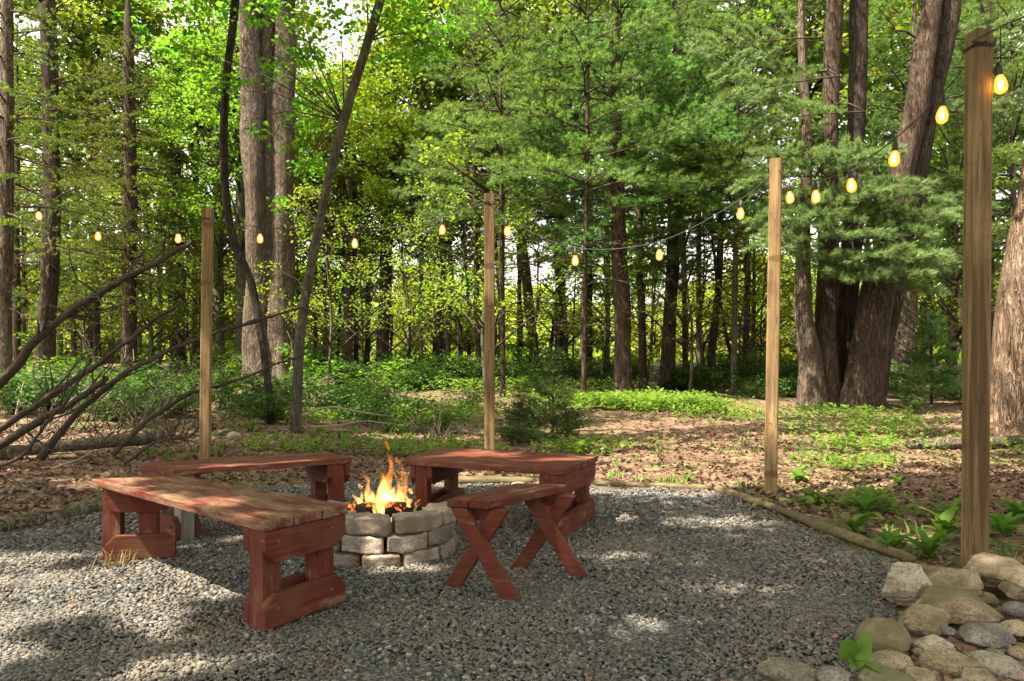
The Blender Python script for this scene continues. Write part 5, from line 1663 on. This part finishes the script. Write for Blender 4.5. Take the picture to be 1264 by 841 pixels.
def build_shrubs():
    rs = random.Random(5)
    spec = [(140, 520, 'shrubB', 1.0), (190, 500, 'shrubA', 1.1), (232, 500, 'shrubB', 1.1), (275, 505, 'shrubA', .95), (300, 480, 'shrubC', 1.0), (318, 515, 'shrubB', .8), (352, 500, 'shrubA', 1.0), (385, 480, 'shrubC', 1.0), (410, 500, 'shrubB', 1.0), (440, 478, 'shrubA', 1.1), (95, 525, 'shrubB', .9),
            (50, 540, 'shrubB', .8), (20, 515, 'shrubA', 1.0), (165, 470, 'shrubC', 1.1), (120, 478, 'shrubA', 1.0), (250, 470, 'shrubC', 1.2), (400, 466, 'shrubC', 1.2), (515, 472, 'shrubB', 1.2), (560, 478, 'shrubA', 1.0), (575, 505, 'shrubB', .7), (545, 530, 'shrubB', .6), (620, 480, 'shrubA', 1.1), (640, 520, 'shrubB', .7), (700, 478, 'shrubA', 1.1), (740, 472, 'shrubB', 1.2),
            (845, 478, 'shrubB', 1.1), (870, 485, 'shrubA', .9), (905, 480, 'shrubA', 1.1), (935, 492, 'shrubB', .9), (955, 478, 'shrubC', 1.1), (975, 490, 'shrubB', .9), (1110, 490, 'shrubA', 1.0), (1090, 480, 'shrubB', 1.1), (1130, 480, 'shrubA', .9), (1250, 500, 'shrubC', .9), (1190, 500, 'shrubB', .9), (470, 500, 'shrubB', .8), (500, 515, 'shrubB', .7), (480, 535, 'shrubB', .5), (780, 470, 'shrubC', 1.0), (0, 480, 'shrubC', 1.2), (70, 470, 'shrubC', 1.2), (660, 470, 'shrubC', 1.2), (590, 468, 'shrubC', 1.2)] + [(rs.uniform(90, 470), rs.uniform(462, 530), ('shrubA', 'shrubB', 'shrubC')[k % 3], rs.uniform(.8, 1.15)) for k in range(12)] + [(rs.uniform(490, 1000), rs.uniform(462, 482), ('shrubA', 'shrubB')[k % 2], rs.uniform(.9, 1.3)) for k in range(26)]
    spec += [(15, 505, 'shrubB', 1.1), (60, 512, 'shrubA', .9), (100, 508, 'shrubB', 1.1), (145, 512, 'shrubA', .9), (185, 514, 'shrubB', 1.0), (222, 516, 'shrubA', .8), (40, 490, 'shrubA', 1.1), (120, 492, 'shrubC', .9), (175, 492, 'shrubB', 1.1)]
    spec = [q for q in spec if not (q[0] < 240 and q[1] > 522)]
    for (px, py, key, sc) in spec:
        p = ground_at(px, py)
        sc2 = sc * (1 + .015 * max(0, p.y - 10))
        root = empty('shrub', (p.x, p.y, gz(p.x, p.y) - .02), 'low dark green shrub in the undergrowth between the trees', 'shrub', 'undergrowth shrubs')
        w, l = LIB[key]
        mt = Matrix.Rotation(rs.random() * 6.28, 4, 'Z') @ Matrix.Diagonal((sc2 * 1.1, sc2 * 1.1, sc2 * rs.uniform(.55, .85), 1))
        link('stem', w, None, root, mt); link('foliage', l, None, root, mt)
    # bare twiggy brush
    for k, (px, py, h) in enumerate([(30, 548, 1.3), (85, 535, 1.5), (130, 540, 1.2), (175, 528, 1.6), (215, 545, 1.1), (262, 532, 1.2), (305, 512, 1.4), (415, 515, 1.0), (455, 520, .8), (350, 490, 1.5), (545, 545, .7), (70, 505, 1.8), (150, 495, 1.9), (232, 500, 1.7)]):
        p = ground_at(px, py)
        root = empty('bare_bush', (p.x, p.y, gz(p.x, p.y) - .03), 'tangle of thin leafless twigs standing in the undergrowth', 'bush', 'leafless twiggy bushes')
        cr = Crown(300 + k)
        for j in range(15):
            cr.bare_limb((cr.rng.normal(0, .12), cr.rng.normal(0, .12), 0), cr.rng.random() * 6.28, h * cr.rng.uniform(.5, 1.2), cr.rng.uniform(.3, 1.3), .008, 7)
        link('stem', cr.wood.mesh('stem'), M['twig'] if k % 3 else M['twig_pale'], root)
    for (px, py, key, sc, lab) in [(682, 547, 'sprig', 1.08, 'dark young spruce standing just behind the wide red bench'), (1150, 502, 'youngpine', .75, 'fluffy bright young pine left of the thickest post'), (1128, 512, 'youngpine', .35, 'tiny pine seedling at the foot of the many stemmed tree'), (640, 548, 'sprig', .6, 'small dark spruce seedling next to the slim post')]:
        p = ground_at(px, py)
        root = empty('young_spruce_tree' if key == 'sprig' else 'young_pine_tree', (p.x, p.y, gz(p.x, p.y) - .02), lab, 'sapling', 'young conifers')
        w, l = LIB[key]
        g = Geo(); h = (1.0 if key == 'sprig' else 2.6) * sc
        g.tube([(0, 0, 0), (.01, 0, h * .5), (0, 0, h)], [.014 * h + .006, .01 * h + .003, .002], 6)
        link('trunk', g.mesh('trunk', True), M['twig'], root)
        mt = Matrix.Rotation(rs.random() * 6.28, 4, 'Z') @ Matrix.Scale(sc, 4)
        link('limb', w, None, root, mt); link('crown', l, None, root, mt)


# ================================================================== LIGHT, CAMERA
def build_light():
    w = bpy.data.worlds.new('World'); SC.world = w; w.use_nodes = True
    nt = w.node_tree; nt.nodes.clear()
    sky = nt.nodes.new('ShaderNodeTexSky'); sky.sky_type = 'NISHITA'; sky.sun_disc = False
    sky.sun_elevation = R(SUN_EL); sky.sun_rotation = R(180 + SUN_AZ)
    sky.air_density = 1.0; sky.dust_density = 3.0; sky.ozone_density = 1.0
    bg = nt.nodes.new('ShaderNodeBackground'); bg.inputs[1].default_value = SKY
    out = nt.nodes.new('ShaderNodeOutputWorld')
    hs = nt.nodes.new('ShaderNodeHueSaturation'); hs.inputs['Saturation'].default_value = .3
    nt.links.new(sky.outputs[0], hs.inputs['Color'])
    wm = nt.nodes.new('ShaderNodeMix'); wm.data_type = 'RGBA'; wm.blend_type = 'MULTIPLY'; wm.inputs[0].default_value = 1; wm.inputs[7].default_value = (1.10, 1.0, .82, 1)
    nt.links.new(hs.outputs[0], wm.inputs[6]); nt.links.new(wm.outputs[2], bg.inputs[0]); nt.links.new(bg.outputs[0], out.inputs[0])
    L = bpy.data.lights.new('sun', 'SUN'); L.energy = SUN; L.angle = R(.5); L.color = (1, .88, .70)
    o = bpy.data.objects.new('sun', L); COL.objects.link(o)
    o.rotation_euler = Vector(-SUN_TO).to_track_quat('-Z', 'Y').to_euler()
    cam = bpy.data.cameras.new('camera'); co = bpy.data.objects.new('camera', cam); COL.objects.link(co)
    co.location = (0, 0, CAMH); co.rotation_euler = (R(90), 0, 0)
    cam.sensor_width = 36; cam.lens = FPX / 1264 * 36; cam.shift_y = (HY - 420.5) / 1264; cam.shift_x = 0
    cam.clip_start = .05; cam.clip_end = 2000
    SC.camera = co
    SC.view_settings.view_transform = 'Standard'; SC.view_settings.look = 'None'
    SC.view_settings.exposure = EXPO; SC.view_settings.gamma = 1; SC.view_settings.use_curve_mapping = False
    SC.render.engine = 'CYCLES'
    cy = SC.cycles
    cy.use_denoising = True
    try:
        cy.denoiser = 'OPENIMAGEDENOISE'; cy.denoising_input_passes = 'RGB_ALBEDO_NORMAL'; cy.denoising_prefilter = 'ACCURATE'
    except Exception: pass
    cy.max_bounces = 7; cy.diffuse_bounces = 4; cy.glossy_bounces = 2; cy.transmission_bounces = 5; cy.transparent_max_bounces = 8; cy.volume_bounces = 0
    cy.caustics_reflective = False; cy.caustics_refractive = False
    cy.sample_clamp_indirect = 6
    cy.use_adaptive_sampling = True; cy.adaptive_threshold = .015
    cy.volume_step_rate = 1.0
    SC.render.film_transparent = False
    cy.film_exposure = 1.0


SKY, SUN, EXPO = .15, 5.0, 2.1
import time
_t = time.time()
for fn in (build_light, build_ground, build_gravel, build_litter, build_ground_plants, build_benches, build_pit, build_posts, build_lights, build_edging, build_rocks, build_weeds, build_branches, build_lib, build_trees, build_canopy_trees, build_shrubs):
    fn()
    print(fn.__name__, round(time.time() - _t, 1))
